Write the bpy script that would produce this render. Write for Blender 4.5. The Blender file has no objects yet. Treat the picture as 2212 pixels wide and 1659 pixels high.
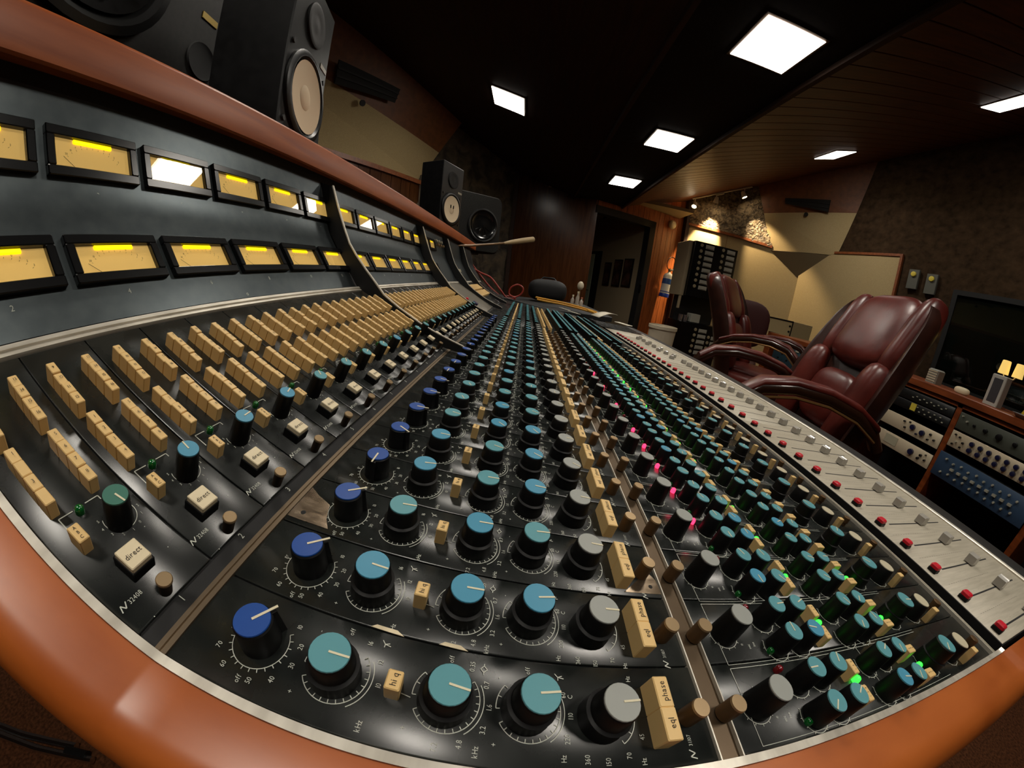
import bpy, bmesh, math, random
from mathutils import Matrix, Vector, Euler
random.seed(7)
S = bpy.context.scene
COL = S.collection
PI = math.pi

# ---------------------------------------------------------------- camera, world, exposure
cam = bpy.data.cameras.new('camera')
camo = bpy.data.objects.new('camera', cam)
COL.objects.link(camo)
cam.type = 'PANO'

cc = cam if hasattr(cam, 'fisheye_polynomial_k1') else cam.cycles
cc.panorama_type = 'FISHEYE_LENS_POLYNOMIAL'
cc.fisheye_fov = math.radians(220)
cc.fisheye_polynomial_k0 = 0.0
cc.fisheye_polynomial_k1 = -0.09505968853924512
cc.fisheye_polynomial_k2 = 0.0009550412329815133
cc.fisheye_polynomial_k3 = 1.7179170062969274e-05
cc.fisheye_polynomial_k4 = -2.4511032679713166e-07
cam.sensor_fit = 'HORIZONTAL'
cam.sensor_width = 36.0
cam.clip_start = 0.005
cam.clip_end = 60
R3 = Matrix(((0.9933795113176446, -0.11461575914372235, 0.0077700868866378),
             (0.04514924520096236, 0.3273256327779777, -0.9438323345734323),
             (0.10563471092449228, 0.9379345168413435, 0.3303333921442007)))
camo.matrix_world = Matrix.Translation((0.018138222, -0.020493331, 0.979060158)) @ R3.to_4x4()
S.camera = camo
w = bpy.data.worlds.new('world')
S.world = w
w.use_nodes = True
w.node_tree.nodes['Background'].inputs[0].default_value = (1.0, 0.82, 0.6, 1)
w.node_tree.nodes['Background'].inputs[1].default_value = 0.004
S.view_settings.view_transform = 'Standard'
S.view_settings.look = 'None'
S.view_settings.exposure = 0.0
S.view_settings.gamma = 1.0
S.view_settings.use_curve_mapping = False
try:
    S.cycles.max_bounces = 8
    S.cycles.diffuse_bounces = 4
    S.cycles.glossy_bounces = 4
    S.cycles.transmission_bounces = 6
    S.cycles.transparent_max_bounces = 12
    S.cycles.sample_clamp_indirect = 4.0
    S.cycles.use_denoising = True
except Exception:
    pass
PANEL_LIGHT = 12.0      # emission of the ceiling light panels
PANEL_WATTS = 5.0      # their louvred downward beam
SPOT_POWER = 95.0

# ---------------------------------------------------------------- materials
MATS = {}
def srgb(r, g, b):
    f = lambda c: (c/255/12.92) if c/255 <= 0.04045 else ((c/255+0.055)/1.055)**2.4
    return (f(r), f(g), f(b), 1.0)
def mat(name, col, rough=0.5, metal=0.0, spec=0.5, coat=0.0, emit=None, estr=0.0, alpha=1.0, trans=0.0, coat_rough=0.05):
    m = bpy.data.materials.new(name)
    m.use_nodes = True
    b = m.node_tree.nodes['Principled BSDF']
    b.inputs['Base Color'].default_value = col
    b.inputs['Roughness'].default_value = rough
    b.inputs['Metallic'].default_value = metal
    b.inputs['Specular IOR Level'].default_value = spec
    b.inputs['Coat Weight'].default_value = coat
    b.inputs['Coat Roughness'].default_value = coat_rough
    b.inputs['Transmission Weight'].default_value = trans
    if emit:
        b.inputs['Emission Color'].default_value = emit
        b.inputs['Emission Strength'].default_value = estr
    MATS[name] = m
    return m
def nd(m, typ, **kw):
    n = m.node_tree.nodes.new(typ)
    for k, v in kw.items():
        setattr(n, k, v)
    return n
def lk(m, a, b):
    m.node_tree.links.new(a, b)
def noise_color(m, c1, c2, scale, detail=4, stretch=(1, 1, 1), rough_amt=0.0, bump=0.0, lo=0.35, hi=0.65, distort=0.0, bump_scale=None, coord='Object'):
    """colour, grain and fine relief on a material"""
    b = m.node_tree.nodes['Principled BSDF']
    tc = nd(m, 'ShaderNodeTexCoord')
    mp = nd(m, 'ShaderNodeMapping')
    mp.inputs['Scale'].default_value = stretch
    lk(m, tc.outputs[coord], mp.inputs['Vector'])
    n = nd(m, 'ShaderNodeTexNoise')
    n.inputs['Scale'].default_value = scale
    n.inputs['Detail'].default_value = detail
    n.inputs['Distortion'].default_value = distort
    lk(m, mp.outputs[0], n.inputs['Vector'])
    r = nd(m, 'ShaderNodeValToRGB')
    r.color_ramp.elements[0].position = lo
    r.color_ramp.elements[1].position = hi
    r.color_ramp.elements[0].color = c1
    r.color_ramp.elements[1].color = c2
    lk(m, n.outputs['Fac'], r.inputs[0])
    lk(m, r.outputs[0], b.inputs['Base Color'])
    if bump:
        bp = nd(m, 'ShaderNodeBump')
        bp.inputs['Strength'].default_value = bump
        bp.inputs['Distance'].default_value = 0.01 if bump_scale is None else bump_scale
        lk(m, n.outputs['Fac'], bp.inputs['Height'])
        lk(m, bp.outputs[0], b.inputs['Normal'])
    if rough_amt:
        mr = nd(m, 'ShaderNodeMapRange')
        base = b.inputs['Roughness'].default_value
        mr.inputs['To Min'].default_value = base - rough_amt
        mr.inputs['To Max'].default_value = base + rough_amt
        lk(m, n.outputs['Fac'], mr.inputs['Value'])
        lk(m, mr.outputs[0], b.inputs['Roughness'])
    return m
def wood(name, c1, c2, rough=0.3, stretch=(1, 1, 1), scale=8, bump=0.05, spec=0.5, coat=0.0):
    m = mat(name, c1, rough, spec=spec, coat=coat)
    noise_color(m, c1, c2, scale, 6, stretch, 0.05, bump, 0.3, 0.7, 0.6, 0.002)
    return m

# ---------------------------------------------------------------- mesh helpers
class MB:
    def __init__(self):
        self.v = []; self.f = []; self.m = []
    def add(self, verts, faces, mi=0):
        o = len(self.v)
        self.v += [tuple(p) for p in verts]
        self.f += [tuple(o+i for i in f) for f in faces]
        self.m += [mi]*len(faces)
        return self
    def box(self, x0, x1, y0, y1, z0, z1, mi=0):
        v = [(x0,y0,z0),(x1,y0,z0),(x1,y1,z0),(x0,y1,z0),(x0,y0,z1),(x1,y0,z1),(x1,y1,z1),(x0,y1,z1)]
        return self.add(v, [(3,2,1,0),(4,5,6,7),(0,1,5,4),(1,2,6,5),(2,3,7,6),(3,0,4,7)], mi)
    def rbox(self, x0, x1, y0, y1, z0, z1, c, mi=0, mtop=None):
        """box with chamfered top and vertical edges"""
        def ring(i, z):
            k = c if i == 0 else c*1.8
            a0, a1, b0, b1 = x0+(c if i else 0), x1-(c if i else 0), y0+(c if i else 0), y1-(c if i else 0)
            return [(a0+c,b0,z),(a1-c,b0,z),(a1,b0+c,z),(a1,b1-c,z),(a1-c,b1,z),(a0+c,b1,z),(a0,b1-c,z),(a0,b0+c,z)]
        v = ring(0, z0)+ring(0, z1-c)+ring(1, z1)
        f = [tuple(range(7,-1,-1))]
        for L in (0, 8):
            f += [(L+i, L+(i+1)%8, L+8+(i+1)%8, L+8+i) for i in range(8)]
        self.add(v, f, mi)
        o = len(self.v)-8
        self.f.append(tuple(o+i for i in range(8))); self.m.append(mi if mtop is None else mtop)
        return self
    def lathe(self, prof, n=20, c=(0,0,0), mi=0, axis='z', cap0=True, cap1=True):
        v = []
        for r, z in prof:
            for i in range(n):
                a = 2*PI*i/n
                p = (r*math.cos(a), r*math.sin(a), z)
                if axis == 'x': p = (p[2], p[0], p[1])
                elif axis == 'y': p = (p[1], p[2], p[0])
                v.append((c[0]+p[0], c[1]+p[1], c[2]+p[2]))
        f = []
        for k in range(len(prof)-1):
            f += [(k*n+i, k*n+(i+1)%n, (k+1)*n+(i+1)%n, (k+1)*n+i) for i in range(n)]
        if cap0: f.append(tuple(range(n-1,-1,-1)))
        if cap1: f.append(tuple((len(prof)-1)*n+i for i in range(n)))
        return self.add(v, f, mi)
    def prism_y(self, poly, y0, y1, mi=0, caps=True):
        """polygon in (x,z), extruded along y"""
        n = len(poly)
        v = [(x,y0,z) for x,z in poly]+[(x,y1,z) for x,z in poly]
        f = [(i,(i+1)%n,n+(i+1)%n,n+i) for i in range(n)]
        if caps: f += [tuple(range(n-1,-1,-1)), tuple(range(n,2*n))]
        return self.add(v, f, mi)
    def prism_z(self, poly, z0, z1, mi=0):
        n = len(poly)
        v = [(x,y,z0) for x,y in poly]+[(x,y,z1) for x,y in poly]
        f = [(i,(i+1)%n,n+(i+1)%n,n+i) for i in range(n)]+[tuple(range(n-1,-1,-1)), tuple(range(n,2*n))]
        return self.add(v, f, mi)
    def slab(self, pts, d, mi=0):
        """planar polygon pts (3-D) thickened by vector d"""
        n = len(pts); d = Vector(d)
        v = [Vector(p) for p in pts]; v += [p+d for p in v]
        f = [(i,(i+1)%n,n+(i+1)%n,n+i) for i in range(n)]+[tuple(range(n-1,-1,-1)), tuple(range(n,2*n))]
        return self.add(v, f, mi)
    def tube(self, path, r, n=8, mi=0, closed=False):
        P = [Vector(p) for p in path]; m = len(P)
        rs = r if isinstance(r, (list, tuple)) else [r]*m
        v = []; prev = None
        for i in range(m):
            a = P[(i-1)%m] if (closed or i > 0) else P[i]
            b = P[(i+1)%m] if (closed or i < m-1) else P[i]
            t = (b-a).normalized()
            if prev is None:
                u = t.orthogonal().normalized()
            else:
                u = (prev - t*prev.dot(t))
                u = u.normalized() if u.length > 1e-6 else t.orthogonal().normalized()
            prev = u; w_ = t.cross(u)
            for k in range(n):
                a_ = 2*PI*k/n
                v.append(P[i]+(u*math.cos(a_)+w_*math.sin(a_))*rs[i])
        f = []
        for i in range(m if closed else m-1):
            j = (i+1)%m
            f += [(i*n+k, i*n+(k+1)%n, j*n+(k+1)%n, j*n+k) for k in range(n)]
        if not closed:
            f += [tuple(range(n-1,-1,-1)), tuple((m-1)*n+k for k in range(n))]
        return self.add(v, f, mi)
    def grid(self, rows, mi=0, closed=False):
        """rows of equal length points"""
        n = len(rows[0]); v = [p for r in rows for p in r]; f = []
        for i in range(len(rows)-1):
            for k in range(n if closed else n-1):
                f.append((i*n+k, i*n+(k+1)%n, (i+1)*n+(k+1)%n, (i+1)*n+k))
        return self.add(v, f, mi)
    def xf(self, M, start=0):
        self.v[start:] = [tuple(M @ Vector(p)) for p in self.v[start:]]
        return self
    def mesh(self, name, mats, smooth=True, ang=40):
        me = bpy.data.meshes.new(name)
        me.from_pydata(self.v, [], self.f)
        for m in mats: me.materials.append(m)
        me.polygons.foreach_set('material_index', self.m)
        if smooth:
            me.polygons.foreach_set('use_smooth', [True]*len(me.polygons))
            me.set_sharp_from_angle(angle=math.radians(ang))
        me.update()
        return me
def link(name, me, parent=None, loc=(0,0,0), rot=(0,0,0)):
    o = bpy.data.objects.new(name, me)
    COL.objects.link(o)
    o.location = loc; o.rotation_euler = rot
    if parent is not None: o.parent = parent
    return o
def build(mb, name, mats, parent=None, loc=(0,0,0), rot=(0,0,0), smooth=True, ang=40):
    if not isinstance(mats, (list, tuple)): mats = [mats]
    return link(name, mb.mesh(name, mats, smooth, ang), parent, loc, rot)
def tag(o, label=None, cat=None, group=None, kind=None):
    if label: o['label'] = label
    if cat: o['category'] = cat
    if group: o['group'] = group
    if kind: o['kind'] = kind
    return o
def thing(name, label, cat, loc=(0,0,0), rot=(0,0,0), group=None):
    o = bpy.data.objects.new(name, None); COL.objects.link(o)
    o.location = loc; o.rotation_euler = rot; o.empty_display_size = 0.05
    return tag(o, label, cat, group)
def dup(o, parent=None, loc=None):
    c = o.copy(); COL.objects.link(c)
    if parent is not None: c.parent = parent
    if loc is not None: c.location = loc
    for ch in list(o.children): dup(ch, c)
    return c

# flat print: glyph outlines from the built-in font
_G = {}
def glyph(ch):
    if ch in _G: return _G[ch]
    cu = bpy.data.curves.new('g', 'FONT'); cu.body = ch; cu.size = 1.0; cu.resolution_u = 2
    cu.align_x = 'LEFT'
    ob = bpy.data.objects.new('g', cu); COL.objects.link(ob)
    dg = bpy.context.evaluated_depsgraph_get()
    me = ob.evaluated_get(dg).to_mesh()
    v = [tuple(p.co) for p in me.vertices]; f = [tuple(p.vertices) for p in me.polygons]
    ob.evaluated_get(dg).to_mesh_clear()
    wd = max([p[0] for p in v], default=0.25)
    bpy.data.objects.remove(ob); bpy.data.curves.remove(cu)
    _G[ch] = (v, f, wd)
    return _G[ch]
def text(mb, s, M, size, mi=0, squeeze=0.8, gap=0.08):
    """print s centred at M's origin, along M's x, up M's y"""
    x = 0; items = []
    for ch in s:
        if ch == ' ': x += 0.3; continue
        v, f, wd = glyph(ch); items.append((v, f, x)); x += wd+gap
    tot = x-gap
    for v, f, x0 in items:
        mb.add([tuple(M @ Vector(((p[0]+x0-tot/2)*size*squeeze, (p[1]-0.34)*size, 0))) for p in v], f, mi)
def PM(x, y, z=0.0004):
    """frame for print on the console's flat top: reads from the engineer's side"""
    return Matrix(((0,-1,0,x),(1,0,0,y),(0,0,1,z),(0,0,0,1)))
def arc(mb, cx, cy, r, a0, a1, w_=0.0003, z=0.0004, ticks=0, tl=0.0012, mi=0, n=28):
    pts = [(a0+(a1-a0)*i/n) for i in range(n+1)]
    rows = [[(cx+(r-w_/2)*math.cos(a), cy+(r-w_/2)*math.sin(a), z) for a in pts], [(cx+(r+w_/2)*math.cos(a), cy+(r+w_/2)*math.sin(a), z) for a in pts]]
    mb.grid([[rows[0][i], rows[1][i]] for i in range(n+1)], mi)
    for k in range(ticks):
        a = a0+(a1-a0)*k/max(1, ticks-1)
        c, s_ = math.cos(a), math.sin(a); h = w_/2
        p = [(cx+(r-tl)*c-h*-s_, cy+(r-tl)*s_-h*c, z), (cx+r*c-h*-s_, cy+r*s_-h*c, z), (cx+r*c+h*-s_, cy+r*s_+h*c, z), (cx+(r-tl)*c+h*-s_, cy+(r-tl)*s_+h*c, z)]
        mb.add(p, [(3,2,1,0)], mi)
def stroke(mb, pts, w_, z=0.0004, mi=0, M=None):
    for (x0,y0),(x1,y1) in zip(pts, pts[1:]):
        d = Vector((x1-x0, y1-y0)); L = d.length or 1e-9; n = Vector((-d.y, d.x))/L*w_/2
        q = [(x0-n.x,y0-n.y,z),(x1-n.x,y1-n.y,z),(x1+n.x,y1+n.y,z),(x0+n.x,y0+n.y,z)]
        if M is not None: q = [tuple(M @ Vector(p)) for p in q]
        mb.add(q, [(0,1,2,3)], mi)

# ================================================================ MIXING CONSOLE
# local frame: x across (meter bridge -, faders +), y along the channels, z up from the desk top
black_panel = mat('black_panel', srgb(30,33,32), 0.27, spec=0.6)
noise_color(black_panel, srgb(25,28,27), srgb(36,39,37), 60, 5, (1,1,1), 0.06, 0.0)
slate_panel = mat('slate_meter_panel', srgb(82,89,92), 0.32, metal=0.8)
noise_color(slate_panel, srgb(78,85,88), srgb(86,93,95), 90, 4, (1,1,1), 0.03, 0.0)
black_plastic = mat('black_plastic', srgb(11,11,12), 0.5, spec=0.3)
black_gloss = mat('black_gloss', srgb(10,10,11), 0.22)
black_matte = mat('black_matte', srgb(12,12,13), 0.7)
silver = mat('brushed_silver', srgb(222,214,200), 0.36, metal=0.45)
noise_color(silver, srgb(205,198,184), srgb(232,226,212), 30, 3, (4,1,1), 0.08)
dull_metal = mat('dull_metal', srgb(128,112,92), 0.42, metal=0.8)
rail_metal = mat('rail_metal', srgb(98,82,64), 0.4, metal=0.7)
edge_white = mat('edge_white', srgb(226,218,202), 0.35, metal=0.2)
bare_metal = mat('bare_metal', srgb(150,132,112), 0.25, metal=0.95)
noise_color(bare_metal, srgb(126,110,92), srgb(176,158,136), 90, 5, (1,3,1), 0.08)
brass = mat('knurled_brass', srgb(178,152,116), 0.36, metal=0.7)
screw_dark = mat('screw_shaft', srgb(58,44,32), 0.5, metal=0.5)
cream = mat('cream_plastic', srgb(238,200,134), 0.45)
cream_light = mat('ivory_plastic', srgb(238,222,186), 0.42)
ink = mat('black_print', srgb(30,22,16), 0.7)
white_print = mat('white_print', srgb(205,208,196), 0.6)
blue_cap = mat('royal_blue_cap', srgb(22,74,156), 0.42)
teal_cap = mat('teal_cap', srgb(92,158,168), 0.45)
sky_cap = mat('sky_blue_cap', srgb(74,152,184), 0.45)
green_cap = mat('green_teal_cap', srgb(62,120,104), 0.45)
grey_cap = mat('grey_cap', srgb(160,163,158), 0.45)
white_cap = mat('warm_white_cap', srgb(204,194,166), 0.45)
pointer_white = mat('pointer_white', srgb(232,222,190), 0.5)
led_green_off = mat('green_led_unlit', srgb(6,96,36), 0.15, spec=0.8, coat=0.6)
led_green = mat('green_led_lit', srgb(20,255,20), 0.2, emit=(0.02,1.0,0.03,1), estr=4.0)
led_red = mat('red_led_lit', srgb(255,30,60), 0.2, emit=(1.0,0.03,0.10,1), estr=3.0)
led_red_off = mat('red_led_unlit', srgb(120,16,26), 0.15, spec=0.8, coat=0.6)
red_button = mat('red_button', srgb(214,26,48), 0.4)
fader_grey = mat('fader_panel_grey', srgb(182,174,156), 0.5, metal=0.1)
noise_color(fader_grey, srgb(174,166,148), srgb(190,182,164), 25, 4, (1,14,1), 0.05)
clear_cap = mat('smoky_clear_cap', srgb(168,164,156), 0.15, spec=0.7, coat=0.5)
console_wood = mat('orange_teak', srgb(190,92,34), 0.36)
noise_color(console_wood, srgb(158,76,24), srgb(196,106,44), 34, 8, (0.35,1,1), 0.05, 0.03, 0.25, 0.75, 0.3, 0.0006)
_b = console_wood.node_tree.nodes['Principled BSDF']; _b.inputs['Coat Weight'].default_value = 0.25; _b.inputs['Coat Roughness'].default_value = 0.3
bridge_wood = wood('bridge_teak', srgb(142,66,24), srgb(178,92,38), 0.38, (8,0.7,8), 10, 0.05)
dial_face = mat('meter_dial', srgb(232,192,104), 0.55, emit=(0.95,0.62,0.20,1), estr=0.40)
dial_lamp = mat('meter_lamp', srgb(255,220,40), 0.5, emit=(1.0,0.72,0.0,1), estr=1.7)
grey_blank = mat('grey_blank_plate', srgb(118,112,100), 0.45, metal=0.3)
def glass_mat(name, tint, ior=1.5, rough=0.0):
    m = bpy.data.materials.new(name); m.use_nodes = True
    nt = m.node_tree; nt.nodes.remove(nt.nodes['Principled BSDF'])
    fr = nd(m, 'ShaderNodeFresnel'); geo = nd(m, 'ShaderNodeNewGeometry'); mr = nd(m, 'ShaderNodeMapRange')
    mr.inputs['To Min'].default_value = ior; mr.inputs['To Max'].default_value = 1.0/ior      # same reflectance on both sides of the thin pane
    lk(m, geo.outputs['Backfacing'], mr.inputs['Value']); lk(m, mr.outputs[0], fr.inputs['IOR'])
    tr = nd(m, 'ShaderNodeBsdfTransparent'); tr.inputs[0].default_value = tint
    gl = nd(m, 'ShaderNodeBsdfGlossy'); gl.inputs['Roughness'].default_value = rough
    mx = nd(m, 'ShaderNodeMixShader')
    lk(m, fr.outputs[0], mx.inputs[0]); lk(m, tr.outputs[0], mx.inputs[1]); lk(m, gl.outputs[0], mx.inputs[2])
    lk(m, mx.outputs[0], nt.nodes['Material Output'].inputs['Surface'])
    return m
meter_glass = glass_mat('meter_glass', (0.96,0.95,0.92,1))

TILT = math.radians(8)
P = 0.035                       # channel pitch
NCH = 24                        # channels built in full
BAY = 12*P
Y_END = 1.72                    # far end of the desk
PZ = 0.0035                     # top of the flat panels at the number strip; they rise slightly towards the faders
KZ = 0.022
def pz(x): return PZ+KZ*(x+0.0858)
def shear(mb, o0=0):
    mb.v[o0:] = [(x, y, z+KZ*(x+0.0858)) for x, y, z in mb.v[o0:]]
    return mb
desk = thing('mixing_console', 'long black analog mixing console with orange wood trim filling the foreground', 'mixing console', (0,0,0.85), (0,TILT,0))

# routing slope frame
RA = math.atan(0.4); RC, RS = math.cos(RA), math.sin(RA)
RO = Vector((-0.0931, 0, 0.0060))
def RM(s, y, h=0.0):
    """frame on the sloping routing panel: local x = +y, local y = up the slope, local z = normal"""
    o = RO + Vector((-RC*s, y, RS*s)) + Vector((RS, 0, RC))*h
    return Matrix(((0,-RC,RS,o.x),(1,0,0,o.y),(0,RS,RC,o.z),(0,0,0,1)))
P0 = Vector((-0.243, 0, 0.067)); P1 = Vector((-0.2975, 0, 0.1367)); P2 = Vector((-0.3266, 0, 0.2076))
def BM(lower, s, y, h=0.0):
    a, b = (P0, P1) if lower else (P1, P2)
    d = (b-a).normalized(); n = Vector((d.z, 0, -d.x))
    o = a + d*s + n*h
    return Matrix(((0,d.x,n.x,o.x),(1,0,0,y),(0,d.z,n.z,o.z),(0,0,0,1)))
FA = math.atan2(0.0275-0.0175, 0.545-0.41)
def FM(x, y, h=0.0):
    z = 0.0175+(x-0.41)*math.tan(FA)
    c, s = math.cos(FA), math.sin(FA)
    return Matrix(((c,0,-s,x-s*h),(0,1,0,y),(s,0,c,z+c*h),(0,0,0,1)))
def rot_of(M): return M.to_euler()

# ---- chassis under the panels
slope_top = lambda x: 0.4*(-x-0.078)
prof = [(0.690,-0.05),(0.690,0.028),(0.610,0.0285),(0.412,0.0145),(0.402,-0.002),(0.392,-0.002),(0.390,0.0105),(-0.0858,0.0018),(-0.0931,0.004),(-0.24,0.0625),(P1.x-0.004,P1.z-0.003),(P2.x-0.004,P2.z),(-0.345,0.222),(-0.50,0.235),(-0.50,-0.14),(-0.30,-0.14)]
build(MB().prism_y(prof, 0.0, Y_END), 'chassis', black_matte, desk, smooth=False)
for a, b in ((0.10,0.22),(1.50,1.62)):
    o = build(MB().box(-0.42,0.30,a,b,-0.85,-0.09), 'pedestal', black_matte, desk, smooth=False)
    o.rotation_euler = (0,-TILT,0)

cheek_low = wood('lower_wood', srgb(112,54,26), srgb(150,78,42), 0.4, (3,3,1), 8, 0.04)
# ---- wooden end cheek (rounded outer edge) and its metal trim
outline = [(0.72,0.036),(0.61,0.0335),(0.41,0.0185),(0.395,0.0145),(0.30,pz(0.30)),(0.0,pz(0.0)),(-0.086,PZ),(-0.10,0.0088),(-0.24,0.066),(P1.x,P1.z),(P2.x,P2.z),(-0.335,0.25),(-0.36,0.262)]
def shifted(dz): return [(x, z+dz) for x, z in outline]
secs = [(-0.0040,0.0),(-0.0045,0.0012),(-0.020,0.0014),(-0.027,0.0),(-0.0315,-0.004),(-0.0340,-0.011),(-0.0345,-0.05)]
# densify outline for a smooth rounded cheek
def dens(pl, n=6):
    out = []
    for (x0,z0),(x1,z1) in zip(pl, pl[1:]):
        out += [(x0+(x1-x0)*k/n, z0+(z1-z0)*k/n) for k in range(n)]
    return out+[pl[-1]]
ol = dens(outline)
rows = [[(x, y, z+dz) for x, z in ol] for y, dz in secs]
low = lambda x: -0.135
rows.append([(x, -0.0345, min(-0.05, z-0.05) if x > -0.3 else -0.05) for x, z in ol])
rows.append([(x, -0.0300, -0.055) for x, z in ol])
rows.append([(x, -0.0040, -0.055) for x, z in ol])
build(MB().grid(rows[::-1]), 'end_cheek', console_wood, desk, ang=50)
mb = MB()
ol2 = dens([(0.398,0.0165),(0.395,0.0145),(0.30,pz(0.30)),(-0.086,PZ),(-0.10,0.0088),(-0.24,0.066),(P1.x,P1.z)], 4)
mb.grid([[(x,-0.0042,z-0.003) for x,z in ol2],[(x,-0.0042,z+0.0019) for x,z in ol2],[(x,-0.0010,z+0.0019) for x,z in ol2],[(x,-0.0010,z-0.003) for x,z in ol2]])
build(mb, 'end_trim', silver, desk, ang=30)
mb = MB(); mb.box(-0.30,0.60,0.0,0.018,-0.14,0.0); build(mb, 'end_panel', black_matte, desk, smooth=False)
# corner post of the cheek at the engineer's side
mb = MB()
mb.rbox(0.46,0.70,-0.030,0.02,-0.80,-0.06,0.008); build(mb, 'corner_block', cheek_low, desk)

# ---- panels, one module per channel
def seam(n): return n*P+0.0018 if n else -0.0008
G = 0.00035
rout_panels, eq_panels, mon_panels = [], [], []
for n in range(1, NCH+1):
    y0, y1 = seam(n-1)+G, seam(n)-G
    mb = MB(); mb.rbox(y0, y1, 0.0037, 0.1500, -0.002, 0.0, 0.0003); mb.xf(RM(0,0))
    rout_panels.append(build(mb, 'routing_panel', black_panel, desk))
    mb = MB(); mb.rbox(-0.0856, 0.1042, y0, y1, 0.0005, PZ, 0.0003); shear(mb)
    eq_panels.append(build(mb, 'equalizer_panel', black_panel, desk))
    mb = MB(); mb.rbox(0.1155, 0.3790, y0, y1, 0.0005, PZ, 0.0003); shear(mb)
    mon_panels.append(build(mb, 'monitor_panel', black_panel, desk))
YL = seam(NCH)
# number strip, bars and rails along the desk
mb = MB(); mb.slab([(-0.0968,-0.001,0.0058),(-0.0904,-0.001,0.0036),(-0.0904,YL,0.0036),(-0.0968,YL,0.0058)], (0,0,-0.002)); build(mb, 'number_strip', black_matte, desk, smooth=False)
mb = MB(); mb.box(-0.0902,-0.0882,-0.001,YL,0.0,PZ+0.0012); mb.box(-0.0882,-0.0858,-0.001,YL,0.0,PZ+0.0004); build(mb, 'module_bar', dull_metal, desk, smooth=False)
mb = MB(); mb.box(0.1048,0.1150,-0.001,YL,0.0,PZ-0.0008); shear(mb); build(mb, 'module_rail', rail_metal, desk, smooth=False)
mb = MB(); mb.box(0.1043,0.1049,-0.001,YL,0.0,PZ+0.0012); mb.box(0.1147,0.1153,-0.001,YL,0.0,PZ+0.0012); shear(mb); build(mb, 'rail_lip', silver, desk, smooth=False)
mb = MB(); mb.box(-0.001,Y_END-0.05,0.1510,0.1545,-0.001,0.0018); mb.box(-0.001,Y_END-0.05,0.1545,0.1580,-0.001,0.0032); mb.xf(RM(0,0))
build(mb, 'bridge_trim', silver, desk, smooth=False)
mb = MB(); mb.box(0.3797,0.3812,-0.001,1.40,0.0,0.0165); mb.box(0.3812,0.3850,-0.001,1.40,0.0130,0.0142); mb.box(0.3850,0.3865,-0.001,1.40,0.0120,0.0160); build(mb, 'angle_rail', silver, desk, smooth=False)
mb = MB(); mb.box(0.4075,0.4100,0.0,1.40,-0.006,0.0172); build(mb, 'fader_edge', black_matte, desk, smooth=False)

# ---- knobs
def pointer(mb, r, ang, z, wd=0.0007, mi=1, r0=-0.05, r1=0.98):
    d = Vector((math.cos(ang), math.sin(ang))); n = Vector((-d.y, d.x))*wd/2
    a, b = d*r*r0, d*r*r1
    mb.box(0,0,0,0,0,0) if False else None
    q = [(a.x-n.x,a.y-n.y,z),(b.x-n.x,b.y-n.y,z),(b.x+n.x,b.y+n.y,z),(a.x+n.x,a.y+n.y,z)]
    mb.slab(q, (0,0,0.00025), mi)
def body_mesh(name, prof, n=24):
    return MB().lathe(prof, n).mesh(name, [black_plastic], ang=35)
def cap_mesh(name, r, z, cmat, wd=0.0007, r0=-0.05, ptr=True, n=24):
    mb = MB(); mb.lathe([(r*0.985,z-0.0009),(r,z-0.0003),(r*0.97,z)], n)
    if ptr: pointer(mb, r, 0, z, wd, 1, r0)
    return mb.mesh(name, [cmat, pointer_white], ang=35)
dual = body_mesh('dual_body', [(0.0088,0),(0.0088,0.0015),(0.0083,0.0068),(0.0086,0.0072),(0.0086,0.0078),(0.0077,0.0082),(0.0074,0.0084),(0.0068,0.0160),(0.0064,0.0165),(0.0060,0.0166)], 28)
small = body_mesh('pot_body', [(0.0060,0),(0.0059,0.002),(0.0053,0.0140),(0.0050,0.0144)], 20)
mid = body_mesh('gain_body', [(0.0068,0),(0.0067,0.002),(0.0059,0.0158),(0.0055,0.0163)], 22)
teal_b = body_mesh('send_body', [(0.0054,0),(0.0054,0.001),(0.0048,0.0172),(0.0044,0.0176)], 20)
ridged = body_mesh('ridged_body', [(0.0086,0),(0.0086,0.0015),(0.0081,0.0070),(0.0084,0.0075),(0.0074,0.0080),(0.0069,0.0170),(0.0064,0.0175)], 24)
wide = body_mesh('level_body', [(0.0078,0),(0.0078,0.0015),(0.0068,0.0126),(0.0064,0.0131)], 24)
# blue input knob: drum with a pointer fin
mb = MB(); mb.lathe([(0.0072,0),(0.0072,0.0012),(0.0067,0.0135),(0.0062,0.0140)], 26)
mb.slab([(0.0055,-0.0014,0.0),(0.0094,-0.0012,0.0),(0.0082,-0.0010,0.0138),(0.0050,-0.0012,0.0138)], (0,0.0026,0))
blue_b = mb.mesh('input_body', [black_plastic], ang=35)
CAPS = {}
def capm(key, r, z, m, **k):
    if key not in CAPS: CAPS[key] = cap_mesh(key, r, z, m, **k)
    return CAPS[key]
def blue_capm():
    mb = MB(); mb.lathe([(0.0061,0.0139),(0.0062,0.0144),(0.0060,0.0148)], 26)
    pointer(mb, 0.0062, 0, 0.0148, 0.0009, 1, 0.0, 1.48)
    return mb.mesh('input_cap', [blue_cap, pointer_white], ang=35)
CAPS['blue'] = blue_capm()
def knob(name, x, y, z, body, cap, ang):
    o = link(name, body, desk, (x,y,pz(x)), (0,0,ang))
    link('knob_cap', cap, o)
    return o
rnd = random.Random(11)
near_ang = {'A':[2,-2,8,14,4,-8,-60,-60],'B':[-8,2,4,6,-10,-40,5,-10],'C':[8,10,6,0,-30,-50,-20,-10],'D':[4,0,-3,0,-30,0,10,-10],'blue':[56,42,38,-88,-30,5,0,-10]}
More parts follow.
